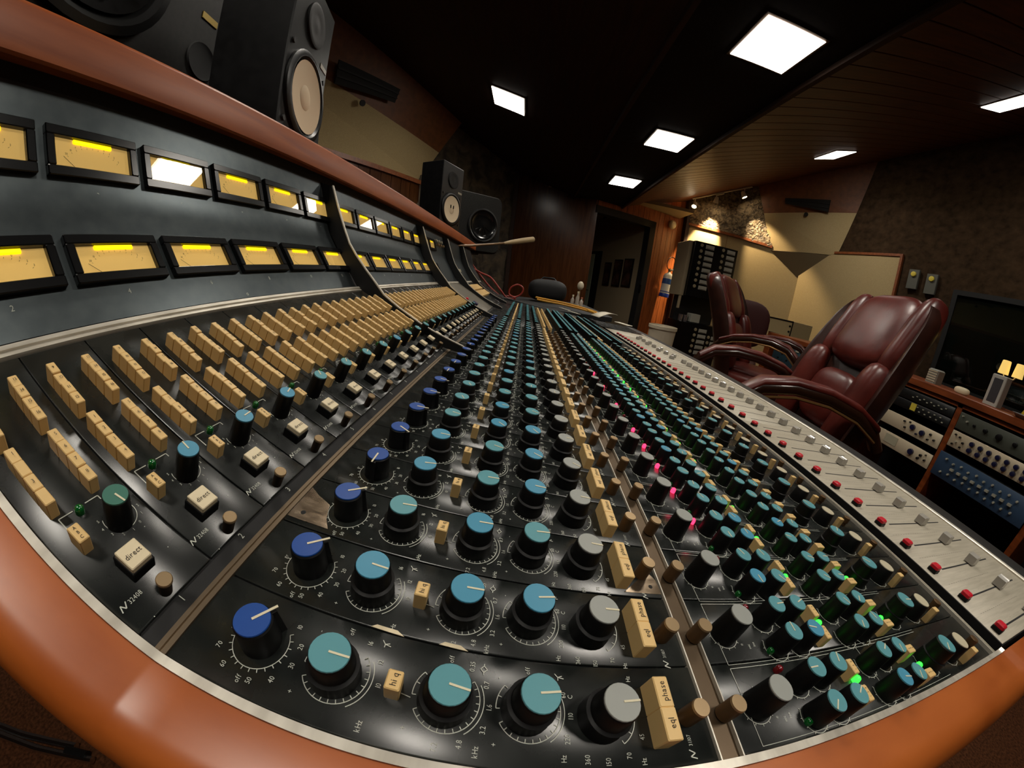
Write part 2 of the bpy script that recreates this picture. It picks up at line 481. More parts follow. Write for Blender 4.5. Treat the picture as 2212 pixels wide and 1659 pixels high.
def ang_for(k, n):
    L = near_ang[k]
    return math.radians(L[n-1]) if n <= len(L) else math.radians(rnd.choice([-90,-10,0,-20,-60,15]))
for n in range(1, NCH+1):
    yc = (n-0.5)*P
    knob('input_knob', -0.0590, yc+0.0012, PZ, blue_b, CAPS['blue'], ang_for('blue', n))
    tealish = teal_cap if n not in (2,5,9,14) else sky_cap
    nm = 'teal' if tealish is teal_cap else 'sky'
    for k, x, off in (('A',-0.0302,0.0),('B',0.0066,0.0001),('C',0.0342,0.0013)):
        m_ = sky_cap if (n, k) in ((2,'A'),(2,'B'),(2,'C'),(3,'B'),(5,'A'),(7,'B'),(12,'C'),(4,'C')) or rnd.random() < 0.12 else teal_cap
        knob('equalizer_knob', x, yc+off, PZ, dual, capm('eq_'+m_.name, 0.00640, 0.0174, m_), ang_for(k, n))
    knob('filter_knob', 0.0608, yc-0.0004, PZ, dual, capm('filter', 0.0064, 0.0174, grey_cap, wd=0.0007, r0=0.05), ang_for('D', n))
    knob('gain_knob', 0.1312, yc-0.0007, PZ, mid, capm('gain', 0.0057, 0.0168, grey_cap, ptr=False), 0)
    for x, off in ((0.1613,0.0055),(0.1780,0.0057),(0.1611,-0.0105),(0.1782,-0.0104),(0.2213,0.0056),(0.2386,0.0057),(0.2213,-0.0108),(0.2376,-0.0109)):
        m_ = sky_cap if rnd.random() < 0.15 else teal_cap
        knob('send_knob', x, yc+off, PZ, small, capm('send_'+m_.name, 0.0051, 0.0150, m_, wd=0.0006, ptr=(n < 8)), rnd.uniform(0, 6.2))
    knob('bus_knob', 0.2835, yc-0.0041, PZ, ridged, capm('bus', 0.0064, 0.0182, teal_cap, wd=0.0007), rnd.uniform(0,6.2))
    knob('level_knob', 0.3165, yc-0.0041, PZ, wide, capm('level', 0.0064, 0.0137, white_cap, ptr=False), 0)
    # routing slope
    M = RM(0.0409, yc+0.0072)
    m_ = green_cap if n == 1 else (sky_cap if n in (2,3,4,9) else teal_cap)
    o = link('monitor_knob', teal_b, desk, M.translation, rot_of(M))
    link('knob_cap', capm('mon_'+m_.name, 0.0046, 0.0182, m_, wd=0.0007), o, (0,0,0), (0,0,math.radians([-80,85,5,20,60,45,20,30][n-1] if n < 9 else rnd.uniform(0,90))))
# ---- buttons
def button_mesh(name, a, b, h, m, base=None, bh=0.0):
    mb = MB()
    if base: mb.rbox(-a/2-0.0006,a/2+0.0006,-b/2-0.0006,b/2+0.0006,0,bh,0.0003,0)
    mb.rbox(-a/2,a/2,-b/2,b/2,bh,h,0.00035,1 if base else 0)
    return mb.mesh(name, [base, m] if base else [m], ang=25)
rb = [button_mesh('routing_button_mesh', 0.0040, 0.00770, h, cream) for h in (0.0099,0.0095,0.0091)]
abc_b = button_mesh('select_button_mesh', 0.0042, 0.0078, 0.0092, cream)
dir_b = button_mesh('direct_button_mesh', 0.0088, 0.0094, 0.0092, cream_light, black_plastic, 0.0062)
hq_b = button_mesh('q_button_mesh', 0.0064, 0.0050, 0.0098, cream)   # sizes are (along y, along x) before placing
def tplace(name, me, M, parent=desk):
    return link(name, me, parent, M.translation, rot_of(M))
routing_all = []
for n in range(1, NCH+1):
    yc = (n-0.5)*P
    for hk in (2*n-1, 2*n):
        yb = (hk-0.5)*P/2-0.0003
        for row, s0 in ((0,0.0578),(1,0.0963)):
            for q in range(4):
                s = s0+0.0079*(q+0.5)
                routing_all.append((n, hk, row, q, RM(s, yb), rnd.choice(rb)))
for i, (n, hk, row, q, M, me) in enumerate(routing_all):
    if n <= 18 and i < 300:
        tplace('routing_button', me, M)
far_rb = MB()
for i, (n, hk, row, q, M, me) in enumerate(routing_all):
    if not (n <= 18 and i < 300):
        o0 = len(far_rb.v); far_rb.rbox(-0.002,0.002,-0.00385,0.00385,0,0.0095,0.0003); far_rb.xf(M, o0)
tag(build(far_rb, 'routing_button_row', cream, desk, ang=25), kind='stuff')
for n in range(1, NCH+1):
    yc = (n-0.5)*P
    tplace('select_button', abc_b, RM(0.0420, yc-0.0088))
    tplace('direct_button', dir_b, RM(0.0227, yc-0.0009))
    o = tplace('fixing_screw', None, RM(0.0074, yc-0.0010)) if False else None
brass_dark = mat('brass_shaft', srgb(112,86,58), 0.45, metal=0.6)
scr = MB().lathe([(0.0024,0),(0.0026,0.0092),(0.0030,0.0095)], 18, cap1=False)
scr.lathe([(0.0030,0.0095),(0.0030,0.0104),(0.0027,0.0108)], 18, mi=1, cap0=False); scr = scr.mesh('screw_mesh', [screw_dark, brass], ang=35)
knr = MB().lathe([(0.0037,0),(0.0037,0.0098)], 20, cap1=False)
knr.lathe([(0.0037,0.0098),(0.0034,0.0106)], 20, mi=1, cap0=False); knr = knr.mesh('knurled_mesh', [brass_dark, brass], ang=35)
post = MB().lathe([(0.0026,0),(0.0026,0.003),(0.0034,0.0035),(0.0034,0.0088),(0.0030,0.0092)], 16).mesh('post_mesh', [brass_dark], ang=35)
led_m = {}
for k, m_ in (('green',led_green),('green_off',led_green_off),('red',led_red),('red_off',led_red_off)):
    led_m[k] = MB().lathe([(0.0019,0),(0.0019,0.0022),(0.0016,0.0034),(0.0009,0.0040)], 14).mesh('led_'+k, [m_], ang=60)
ph_b = MB().rbox(-0.0031,0.0031,-0.00575,0.00575,0,0.0098,0.0004).mesh('phase_button_mesh', [cream], ang=25)
hq_b = MB().rbox(-0.0025,0.0025,-0.0032,0.0032,0,0.0098,0.0004).mesh('q_button_mesh', [cream], ang=25)
p_b = MB().rbox(-0.0022,0.0022,-0.0041,0.0041,0,0.0082,0.0004).mesh('send_button_mesh', [cream], ang=25)
q_b = MB().rbox(-0.0042,0.0042,-0.0026,0.0026,0,0.0102,0.0004).mesh('bus_button_mesh', [cream], ang=25)
w_b = MB().rbox(-0.0030,0.0030,-0.0022,0.0022,0,0.0122,0.0004).mesh('cut_button_mesh', [cream], ang=25)
lit_red = {3:0,4:1,5:1,6:1,7:1,8:1,9:0,10:1,12:1,14:1}
for n in range(1, NCH+1):
    yc = (n-0.5)*P
    tplace('fixing_screw', scr, RM(0.0074, yc-0.0010))
    link('q_button', hq_b, desk, (-0.0101, yc+0.0002, pz(-0.0101)))
    link('phase_button', ph_b, desk, (0.0820, yc+0.0056, pz(0.082)))
    link('eql_button', ph_b, desk, (0.0820, yc-0.0058, pz(0.082)))
    link('module_screw', knr, desk, (0.0955, yc-0.0015, pz(0.0955)))
    link('module_screw', knr, desk, (0.1132, yc-0.0018, pz(0.1132)))
    link('end_post', post, desk, (0.3525, yc-0.0057, pz(0.3525)))
    link('send_button', p_b, desk, (0.1976, yc+0.0043, pz(0.197)))
    link('send_button', p_b, desk, (0.1950, yc-0.0098, pz(0.195)))
    link('bus_button', q_b, desk, (0.2571, yc+0.0034, pz(0.257)))
    link('bus_button', q_b, desk, (0.2576, yc-0.0127, pz(0.257)))
    link('cut_button', w_b, desk, (0.3290, yc-0.0128, pz(0.329)))
    tplace('routing_led', led_m['green_off'], RM(0.0540, yc-0.0013))
    link('send_led', led_m['green' if n not in (6,10,17) else 'green_off'], desk, (0.2035, yc-0.0005, pz(0.2035)))
    if n <= 2: link('bus_led', led_m['green'], desk, (0.2670, yc-0.0050, pz(0.267)+0.001))
    elif n == 3: link('bus_led', led_m['green'], desk, (0.2670, yc-0.0050, pz(0.267)+0.001))
    link('input_led', led_m['red' if lit_red.get(n, 0) else 'red_off'], desk, (0.1530, yc+0.0128, pz(0.153)))
    link('signal_led', led_m['green_off'], desk, (0.1555, yc-0.0122, pz(0.1555)-0.001))

# ---- print on the panels
def neve_mark(mb, M, h=0.003):
    stroke(mb, [(-0.5*h,-0.5*h),(-0.15*h,0.45*h),(0.25*h,-0.35*h),(0.75*h,0.5*h)], 0.16*h, 0.0, 0, M)
eqp = MB()
PR = PZ+0.00025
def T(mb, s, x, y, size=0.0026): text(mb, s, PM(x, y, PR), size)
def f(x, y):
    s = (0.1303-pz(x*0.96))/0.1303
    return (x*s, s*y-0.0205*(1-s)-0.0175)
#   # marks measured for channel 1
arc(eqp, -0.0588, 0.0008, 0.0100, math.radians(165), math.radians(395), 0.0003, PR, 17, -0.0013)
for s, x, y in (('10',-0.0506,0.0296),('20',-0.0466,0.023),('30',-0.0463,0.0157),('40',-0.0503,0.0089),('50',-0.0571,0.0056),('off',-0.0608,0.0047),('60',-0.0682,0.0068),('70',-0.0737,0.012),('gr',-0.0735,0.020),
                ('off',-0.0316,0.035),('16',-0.0236,0.0327),('12',-0.0177,0.0271),('10',-0.0159,0.0189),('+',-0.0427,0.0078),('kHz',-0.0179,0.0047),('-',-0.0427,0.0313),
                ('off',0.0069,0.0348),('0.35',0.015,0.0335),('0.7',0.0209,0.0275),('1.6',0.0226,0.0196),('3.2',0.0211,0.0119),('kHz',0.0194,0.0047),('4.8',0.014,0.0063),('7.2',0.0063,0.0041),('+',-0.0044,0.0079),('-',-0.0029,0.0261),
                ('off',0.0361,0.0352),('60',0.0499,0.0271),('C',0.0526,0.0266),('110',0.0523,0.0194),('220',0.0505,0.0114),('Hz',0.0489,0.005),('+',0.0251,0.0078),('-',0.0251,0.031),
                ('Hz',0.0785,0.0347),('360',0.0573,0.0048),('150',0.0649,0.0039),('70',0.0731,0.0058),('Hz',0.0786,0.0035),('45',0.0796,0.0121)):
    T(eqp, s, *f(x, y))
for cx, cy in ((-0.0302,0.0010),(0.0072,0.0012),(0.0350,0.0016)):
    arc(eqp, cx, cy, 0.0112, math.radians(-150), math.radians(40), 0.0003, PR, 15, 0.0013)
    arc(eqp, cx, cy, 0.0126, math.radians(-55), math.radians(30), 0.0003, PR, 0)
    arc(eqp, cx, cy, 0.0112, math.radians(140), math.radians(185), 0.0003, PR, 3, 0.0013)
arc(eqp, 0.0625, 0.0006, 0.0112, math.radians(-60), math.radians(60), 0.0003, PR, 6, 0.0013)
for x, y in ((-0.0179,0.0342),(0.0486,0.0339)):
    a, b = f(x, y)
    stroke(eqp, [(a-0.0016,b+0.0013),(a-0.0004,b),(a-0.0004,b-0.0012)], 0.0003, PR); stroke(eqp, [(a+0.0012,b+0.0006),(a-0.0004,b)], 0.0003, PR); stroke(eqp, [(a+0.0018,b-0.0004),(a-0.0004,b)], 0.0003, PR)
a, b = f(0.0194, 0.0333)
stroke(eqp, [(a-0.0012,b),(a,b+0.0012),(a+0.0012,b),(a,b-0.0012),(a-0.0012,b)], 0.0003, PR); stroke(eqp, [(a,b+0.0012),(a,b+0.002)], 0.0003, PR); stroke(eqp, [(a,b-0.0012),(a,b-0.002)], 0.0003, PR)
stroke(eqp, [(-0.0075,-0.0004),(-0.0042,-0.0010)], 0.0003, PR)
M = PM(0.0940, -0.0120, PR); neve_mark(eqp, PM(0.0940,-0.0150,PR), 0.0026); text(eqp, '31107', PM(0.0940,-0.0098,PR), 0.0022)
shear(eqp); eqp_me = eqp.mesh('equalizer_print', [white_print], smooth=False)
# ink legends of the buttons share one print mesh per channel
leg = MB()
text(leg, 'phase', PM(0.0820,0.0056,PZ+0.00995), 0.0034, 0, 0.9); text(leg, 'eql', PM(0.0820,-0.0058,PZ+0.00995), 0.0034, 0, 0.9)
text(leg, 'hi q', PM(-0.0101,0.0002,PZ+0.00995), 0.0030, 0, 0.9)
shear(leg); leg_me = leg.mesh('button_print', [ink], smooth=False)
# monitor panel print
mp = MB()
bx = 0.1262
stroke(mp, [(bx,-0.0166),(bx,0.0166),(0.300,0.0166)], 0.00028, PR); stroke(mp, [(0.2240,-0.0166),(0.2240,0.0166)], 0.00028, PR)
stroke(mp, [(bx,-0.0166),(0.30,-0.0166)], 0.00022, PR)
arc(mp, 0.1312, -0.0007, 0.0078, math.radians(-200), math.radians(70), 0.0003, PR, 11, -0.0010)
for x, off in ((0.1613,0.0055),(0.1780,0.0057),(0.1611,-0.0105),(0.1782,-0.0104),(0.2213,0.0056),(0.2386,0.0057),(0.2213,-0.0108),(0.2376,-0.0109)):
    arc(mp, x, off, 0.0074, math.radians(-215), math.radians(35), 0.00036, PR, 9, -0.0009)
arc(mp, 0.2835, -0.0041, 0.0100, math.radians(-215), math.radians(35), 0.0003, PR, 9, -0.001)
arc(mp, 0.3165, -0.0041, 0.0092, math.radians(-215), math.radians(35), 0.0003, PR, 9, -0.001)
text(mp, 'mic', PM(0.1440,-0.0085,PR), 0.0021); text(mp, 'line', PM(0.1475,-0.0075,PR), 0.0021); text(mp, 'sig', PM(0.1620,-0.0150,PR), 0.0019)
text(mp, '0', PM(0.1275,0.0055,PR), 0.0018); text(mp, '10', PM(0.1400,-0.0072,PR), 0.0018)
shear(mp); mp_me = mp.mesh('monitor_print', [white_print], smooth=False)
mleg = MB()
for x, y, wd in ((0.1976,0.0043,1),(0.1950,-0.0098,1)):
    for k in (-1,0,1):
        text(mleg, '136' [k+1], PM(x, y+k*0.0022, PZ+0.00835), 0.0019)
for x, y in ((0.2571,0.0034),(0.2576,-0.0127)):
    for k in (-1,0,1):
        text(mleg, '246'[k+1], PM(x+k*0.0023, y, PZ+0.01035), 0.0021)
shear(mleg); mleg_me = mleg.mesh('button_print', [ink], smooth=False)
# routing print
rp = MB()
def RT(mb, s, sy, y, size=0.0022, h=0.00025): text(mb, s, RM(sy, y, h), size)
ks, ky = 0.0425, 0.0083
pts = [(math.radians(a)) for a in range(-205, 26, 10)]
for a0, a1 in zip(pts, pts[1:]):
    q = [RM(ks+0.0064*math.sin(a), ky+0.0064*math.cos(a), 0.00025).translation for a in (a0, a1)]+[RM(ks+0.0067*math.sin(a), ky+0.0067*math.cos(a), 0.00025).translation for a in (a1, a0)]
    rp.add([tuple(v) for v in q], [(3,2,1,0)])
for i, ch in enumerate('5432101234'[:9]):
    a = math.radians(205-i*28.75+180-180)
    a = math.radians(-205+i*28.75)
    RT(rp, ch, ks+0.0082*math.sin(a), ky+0.0082*math.cos(a), 0.0019)
for a, b in (((0.0561,0.0197),(0.056,0.0253)),((0.056,0.0253),(0.0538,0.0254)),((0.0560,0.0143),(0.0563,0.0085)),((0.0563,0.0085),(0.0480,0.0085))):
    d = Vector((b[1]-a[1], b[0]-a[0])); nn = Vector((-d.y, d.x)).normalized()*0.00022
    q = [RM(a[0]-nn.y, a[1]-nn.x-0.0175, 0.00025).translation, RM(b[0]-nn.y, b[1]-nn.x-0.0175, 0.00025).translation, RM(b[0]+nn.y, b[1]+nn.x-0.0175, 0.00025).translation, RM(a[0]+nn.y, a[1]+nn.x-0.0175, 0.00025).translation]
    rp.add([tuple(v) for v in q], [(0,1,2,3)])
neve_mark(rp, RM(0.0138, -0.0148, 0.00025), 0.0026); RT(rp, '32408', 0.0138, -0.0095, 0.0027)
for s, y in ((0.0050,-0.0105),(0.0205,0.0120),(0.0335,0.0120)):
    RT(rp, '.', s, y, 0.004)
rp_me = rp.mesh('routing_print', [white_print], smooth=False)
for n in range(1, NCH+1):
    yc = (n-0.5)*P
    for me_, pa_ in ((eqp_me, eq_panels), (mp_me, mon_panels), (rp_me, rout_panels)):
        tag(link('panel_print', me_, pa_[n-1], (0,yc,0)), kind='stuff')
    if n <= 10:
        tag(link('button_print', leg_me, eq_panels[n-1], (0,yc,0)), kind='stuff'); tag(link('button_print', mleg_me, mon_panels[n-1], (0,yc,0)), kind='stuff')
        lb = MB()
        text(lb, 'direct', RM(0.0227, yc-0.0009, 0.0094), 0.0030, 0, 0.85)
        for k, ch in enumerate('ABC'): text(lb, ch, RM(0.0420+(1-k)*0.0022, yc-0.0088, 0.0094), 0.0020)
        for (m_, hk, row, q, M, me) in routing_all:
            if m_ == n:
                num = 1+(hk-2*n+1)*4+(3-q)+row*8
                num = (3-q)*2+(hk-2*n+2)+(8 if row == 0 else 0) if False else num
                if n == 1 and row == 0 and q in (0, 2) and hk == 1: continue
                text(lb, str(num), M @ Matrix.Translation((0,0,0.0101)), 0.0026, 0, 0.8)
        tag(link('button_print', lb.mesh('legend', [ink], smooth=False), rout_panels[n-1]), kind='stuff')
    ns = MB(); text(ns, str(n), RM(0.0010, yc-0.0165+0.0165, 0.0006) @ Matrix.Translation((0,0,0)), 0.0042, 0, 0.8)
    link('channel_number', ns.mesh('channel_number', [white_print], smooth=False), desk)
# peeled ends of the third equalizer panel: bare aluminium
def plate(pts, z, name, m):
    build(shear(MB().slab([(x,y,z) for x, y in pts], (0,0,0.0003))), name, m, eq_panels[2], smooth=False)
plate([(-0.0854,0.0748),(-0.0628,0.0748),(-0.0668,0.0806),(-0.0700,0.0895),(-0.0790,0.0935),(-0.0854,0.0975)], PZ, 'bare_patch', bare_metal)
plate([(0.0830,0.0742),(0.1040,0.0742),(0.1035,0.0830),(0.0985,0.0905),(0.0935,0.0830),(0.0890,0.0790)], PZ, 'bare_patch', bare_metal)
build(MB().lathe([(0.0013,0),(0.0013,0.0004)], 14, (-0.0792,0.0795,pz(-0.0792))), 'screw_hole', black_matte, eq_panels[2])
build(MB().lathe([(0.0011,0),(0.0011,0.0004)], 14, (0.0990,0.0785,pz(0.099))), 'screw_hole', black_matte, eq_panels[2])
for x0, x1, y in ((-0.025,-0.012,0.0372),(0.001,0.012,0.0370)):
    build(shear(MB().slab([(x0,y,PZ),(x1,y-0.0005,PZ),(x1-0.003,y+0.0012,PZ),(x0+0.002,y+0.0014,PZ)], (0,0,0.0003))), 'paint_chip', cream_light, eq_panels[1], smooth=False)

# ---- meter bridge
def bridge_section(y0, y1, name, m, blank=False):
    mb = MB()
    for a, b in ((P0,P1),(P1,P2)):
        pass
    pts = [(P0.x,P0.z),(P1.x,P1.z),(P2.x,P2.z)]
    d1 = (P1-P0).normalized(); d2 = (P2-P1).normalized()
    # rounded bend
    bend = []
    for k in range(7):
        t = k/6; a = P1-d1*0.014; c = P1+d2*0.014
        q = a*(1-t)**2+P1*2*t*(1-t)+c*t*t
        bend.append((q.x, q.z))
    line = [pts[0]]+bend+[pts[2]]
    back = [(x-0.002, z-0.002) for x, z in line][::-1]
    mb.prism_y(line+back, y0, y1)
    return build(mb, name, m, desk, ang=20)
sec = [0.0, BAY, 2*BAY, 1.115, 1.395, 1.68]
for a, b in zip(sec, sec[1:]):
    bridge_section(a+(0.0 if a == 0 else 0.004), b-0.006, 'meter_panel', slate_panel)
mb = MB(); mb.prism_y([(P2.x-0.001,P2.z),(P2.x-0.003,0.224),(-0.36,0.224),(-0.36,P2.z-0.004)], -0.004, 1.68); build(mb, 'bridge_shade_fascia', black_matte, desk, smooth=False)  # black strip stands in for the shade under the wood overhang
wl = [(-0.3135,0.2185),(-0.3115,0.2205),(-0.3150,0.2495),(-0.3175,0.2525),(-0.325,0.2540),(-0.50,0.258),(-0.51,0.254),(-0.51,0.2185)]
build(MB().prism_y(wl, -0.034, 1.75), 'bridge_rail', bridge_wood, desk, ang=40)
bezel = MB()
bw, bh, gw, gh = 0.0640, 0.0350, 0.0528, 0.0212
def frame_bars(mb, w0, h0, w1, h1, z0, z1):
    mb.rbox(-w0/2,w0/2,h1/2,h0/2,z0,z1,0.0006); mb.rbox(-w0/2,w0/2,-h0/2,-h1/2,z0,z1,0.0006)
    mb.rbox(-w0/2,-w1/2,-h1/2,h1/2,z0,z1,0.0006); mb.rbox(w1/2,w0/2,-h1/2,h1/2,z0,z1,0.0006)
frame_bars(bezel, bw, bh, gw, gh, -0.001, 0.0048)
bezel_me = bezel.mesh('bezel_mesh', [black_gloss], ang=25)
dial = MB(); dial.box(-gw/2,gw/2,-gh/2,gh/2,0.0002,0.0006)
dial_me = dial.mesh('dial_mesh', [dial_face], smooth=False)
dp = MB()
for k in range(11):
    a = math.radians(140-k*10); r = 0.024
    c = Vector((0.0+r*math.cos(a), -0.0165+r*math.sin(a)))
    text(dp, str([20,10,7,5,3,2,1,0,1,2,3][k]), Matrix.Translation((c.x*1.0, c.y+0.0010, 0.0008)), 0.0021, 0, 0.8)
    stroke(dp, [(c.x*0.93, -0.0165+(c.y+0.0165)*0.93),(c.x*0.97,-0.0165+(c.y+0.0165)*0.97)], 0.0002, 0.0008)
dial_print = dp.mesh('dial_print', [ink], smooth=False)
lamp = MB(); lamp.rbox(-0.0135,0.0135,gh/2-0.0030,gh/2-0.0002,0.0006,0.0022,0.0003); lamp_me = lamp.mesh('lamp_mesh', [dial_lamp], ang=25)
ndl = MB(); stroke(ndl, [(-0.0125,-0.0105),(-0.0205,-0.0025)], 0.00035, 0.0014); ndl_me = ndl.mesh('needle_mesh', [ink], smooth=False)
pane = MB(); pane.box(-gw/2,gw/2,-gh/2,gh/2,0.0026,0.0030); pane_me = pane.mesh('pane_mesh', [meter_glass], smooth=False)
def meter(lower, y, narrow=False):
    M = BM(lower, 0.0424 if lower else 0.0330, y)
    o = tplace('level_meter', bezel_me, M)
    link('dial', dial_me, o); tag(link('dial_print', dial_print, o), kind='stuff'); link('lamp', lamp_me, o); link('needle', ndl_me, o); link('glass_pane', pane_me, o)
    return o
mnum = MB()
for e in range(2, NCH+1, 2):
    yc = (e-0.5)*P-0.0085
    meter(True, yc); meter(False, yc+0.0005)
    text(mnum, str(e), BM(True, 0.0182, yc, 0.0003), 0.0052); text(mnum, str(e-1), BM(False, 0.0057, yc+0.001, 0.0003), 0.0052)
text(mnum, 'o', BM(True, 0.0040, 0.2166, 0.0003), 0.006)
tag(build(mnum, 'meter_number', white_print, desk, smooth=False), kind='stuff')
meter(False, 0.893); meter(False, 0.955); meter(True, 0.905)
# divider blades between the bays
bl = [(-0.3072,0.2040),(-0.2912,0.173),(-0.277,0.1468),(-0.2641,0.1255),(-0.2512,0.1114),(-0.2327,0.0936),(-0.2162,0.0792),(-0.1983,0.0627),(-0.1736,0.0495),(-0.1363,0.0335),(-0.1165,0.0272),(-0.0936,0.0212),(-0.0702,0.0158),(-0.0620,0.0128)]
back = [(-0.062,0.006),(-0.093,0.0075),(-0.24,0.066),(P1.x,P1.z),(P2.x,P2.z)]
for yd in (BAY, 2*BAY, 1.115, 1.395):
    mb = MB(); mb.prism_y(bl+back, yd-0.0035, yd+0.0005, 0)
    o = build(mb, 'bay_divider', black_matte, desk, smooth=False)
    e = MB(); e.grid([[(x+0.0004,yd-0.0033,z+0.0004) for x,z in bl],[(x+0.0016,yd-0.0036,z+0.0016) for x,z in bl],[(x+0.0016,yd+0.0006,z+0.0016) for x,z in bl],[(x+0.0004,yd+0.0003,z+0.0004) for x,z in bl]])
    build(e, 'divider_edge', edge_white, o, ang=60)

# ---- faders
fsec = [0.0, BAY-0.006, 2*BAY-0.006, 36*P-0.006, 1.40]
for a, b in zip(fsec, fsec[1:]):
    mb = MB(); mb.rbox(0.0, 0.1925, a+0.0005, b-0.0005, -0.002, 0.0, 0.0003); mb.xf(FM(0.41, 0))
    build(mb, 'fader_panel', fader_grey, desk)
slot_me = MB().box(0.0,0.135,-0.0008,0.0008,-0.0001,0.0002).mesh('slot_mesh', [black_matte], smooth=False)
capf = MB(); capf.prism_y([(-0.0070,0.001),(-0.0060,0.0100),(-0.0026,0.0116),(0.0,0.0100),(0.0026,0.0116),(0.0060,0.0100),(0.0070,0.001)], -0.0050, 0.0050)
capf_me = capf.mesh('fader_cap_mesh', [clear_cap], ang=30)
rbm = MB(); rbm.rbox(-0.0048,0.0048,-0.0044,0.0044,0,0.0040,0.0008,0); rbm.rbox(-0.0046,0.0046,-0.0042,0.0042,0.0040,0.0078,0.0011,1)
rbm_me = rbm.mesh('mute_button_mesh', [black_plastic, red_button], ang=30)
for n in range(1, 37):
    y = (n-0.5)*P-0.0066
    M = FM(0.4435, y)
    tplace('fader_slot', slot_me, M)
    tplace('fader_cap', capf_me, FM(0.5215 if n < 26 else 0.5215-0.012*(n%3), y))
    tplace('mute_button', rbm_me, FM(0.4222, y+0.0006))
fp = MB()
for n in range(1, 37):
    y = n*P-0.0066
    for k in range(0, 20):
        if n < 16 or k % 2 == 0:
            stroke(fp, [(0.014+k*0.0058,y),(0.014+k*0.0058+0.0032,y)], 0.00022, 0.0002)
            if n < 8 and k % 3 == 0: stroke(fp, [(0.034+k*0.0045,y-0.0135),(0.034+k*0.0045+0.0016,y-0.0135)], 0.0002, 0.0002)
fp.xf(FM(0.41, 0))
tag(build(fp, 'fader_scale', mat('grey_print', srgb(70,64,56), 0.7), desk, smooth=False), kind='stuff')
mb = MB(); mb.rbox(0.6025,0.6130,-0.002,1.44,0.020,0.0345,0.0012); build(mb, 'front_rail', silver, desk)
arm = [(0.613,0.0),(0.613,0.031),(0.620,0.0335),(0.66,0.0345),(0.692,0.031),(0.706,0.020),(0.710,0.002),(0.706,-0.02)]
build(MB().prism_y(arm, -0.002, Y_END), 'armrest', mat('black_vinyl', srgb(20,18,17), 0.55), desk, ang=50)

# ---- sections beyond the channels
mb = MB(); mb.rbox(YL+0.002, 1.110, 0.0037, 0.150, -0.002, 0.0, 0.0003); mb.xf(RM(0,0)); build(mb, 'blank_plate', grey_blank, desk)
mb = MB(); mb.rbox(1.118, 1.390, 0.0037, 0.150, -0.002, 0.0, 0.0003); mb.rbox(1.398, 1.68, 0.0037, 0.150, -0.002, 0.0, 0.0003); mb.xf(RM(0,0)); build(mb, 'blank_plate', black_panel, desk)
mb = MB(); mb.rbox(-0.0968,0.385,YL+0.002,1.68,0.0005,PZ,0.0003); shear(mb); build(mb, 'master_panel', black_panel, desk)
mb = MB(); mb.box(0.0,0.20,1.40,1.70,-0.003,0.0); mb.box(-0.02,0.0,1.40,1.70,-0.003,0.004); mb.xf(FM(0.41,0)); build(mb, 'desk_top', black_panel, desk, smooth=False)
fk = MB(); fcap = MB(); fbt = MB()
rr = random.Random(5)
for k in range(0, 20):
    y = YL+0.025+k*0.031
    for x in (-0.030,0.0066,0.034,0.060):
        if k < 1: continue
        fk.lathe([(0.006,PZ),(0.0055,PZ+0.015)], 10, (x,y,0)); fcap.lathe([(0.0052,PZ+0.0150),(0.0050,PZ+0.0158)], 10, (x,y,0))
    for x in (0.131,0.161,0.178,0.221,0.2386,0.2835,0.316):
        for dy in (0.0, 0.0155):
            fk.lathe([(0.0055,PZ),(0.0050,PZ+0.018)], 10, (x,y+dy,0)); fcap.lathe([(0.0048,PZ+0.0180),(0.0046,PZ+0.0188)], 10, (x,y+dy,0))
    for x, w_ in ((0.085,0.006),(0.105,0.005),(0.2571,0.008),(-0.0101,0.005)):
        for dy in (0.0,0.011):
            fbt.rbox(x-w_/2,x+w_/2,y+dy-0.004,y+dy+0.004,PZ,PZ+0.012,0.0004)
shear(fk); shear(fcap); shear(fbt)
tag(build(fk, 'master_knob', black_plastic, desk), kind='stuff'); tag(build(fcap, 'master_knob_cap', teal_cap, desk), kind='stuff'); tag(build(fbt, 'master_button', cream, desk, ang=25), kind='stuff')
fr = MB()
for a in range(24):
    for row in (0.0578,0.0963):
        o0 = len(fr.v); fr.rbox(1.130+a*0.0105,1.130+a*0.0105+0.0042,row,row+0.031,0,0.0095,0.0004); fr.xf(RM(0,0), o0)
tag(build(fr, 'master_routing_button', cream, desk, ang=25), kind='stuff')
# odd knobs of the blank plate
M = RM(0.043, 0.895); build(MB().rbox(-0.010,0.010,-0.008,0.008,0,0.012,0.001), 'talkback_box', mat('violet_plastic', srgb(34,20,66), 0.5), desk, M.translation, rot_of(M))
M = RM(0.068, 0.880); build(MB().lathe([(0.004,0),(0.005,0.006),(0.004,0.010),(0.001,0.012)], 16), 'red_knob', red_button, desk, M.translation, rot_of(M))
# small control cluster on the bridge beyond the meters
for k in range(6):
    M = BM(False, 0.050-(k%2)*0.012, 1.00+k*0.016); build(MB().lathe([(0.0045,0),(0.004,0.008),(0.001,0.0085)], 12), 'bridge_knob', brass if k%2 else white_cap, desk, M.translation, rot_of(M))
for k in range(5):
    M = BM(True, 0.045, 1.18+k*0.02); build(MB().rbox(-0.002,0.002,-0.006,0.006,0,0.004,0.0004), 'bridge_switch', white_cap, desk, M.translation, rot_of(M))
mb = MB(); mb.rbox(-0.0968,0.66,1.68,1.72,-0.06,0.012,0.003); build(mb, 'desk_end', black_matte, desk)

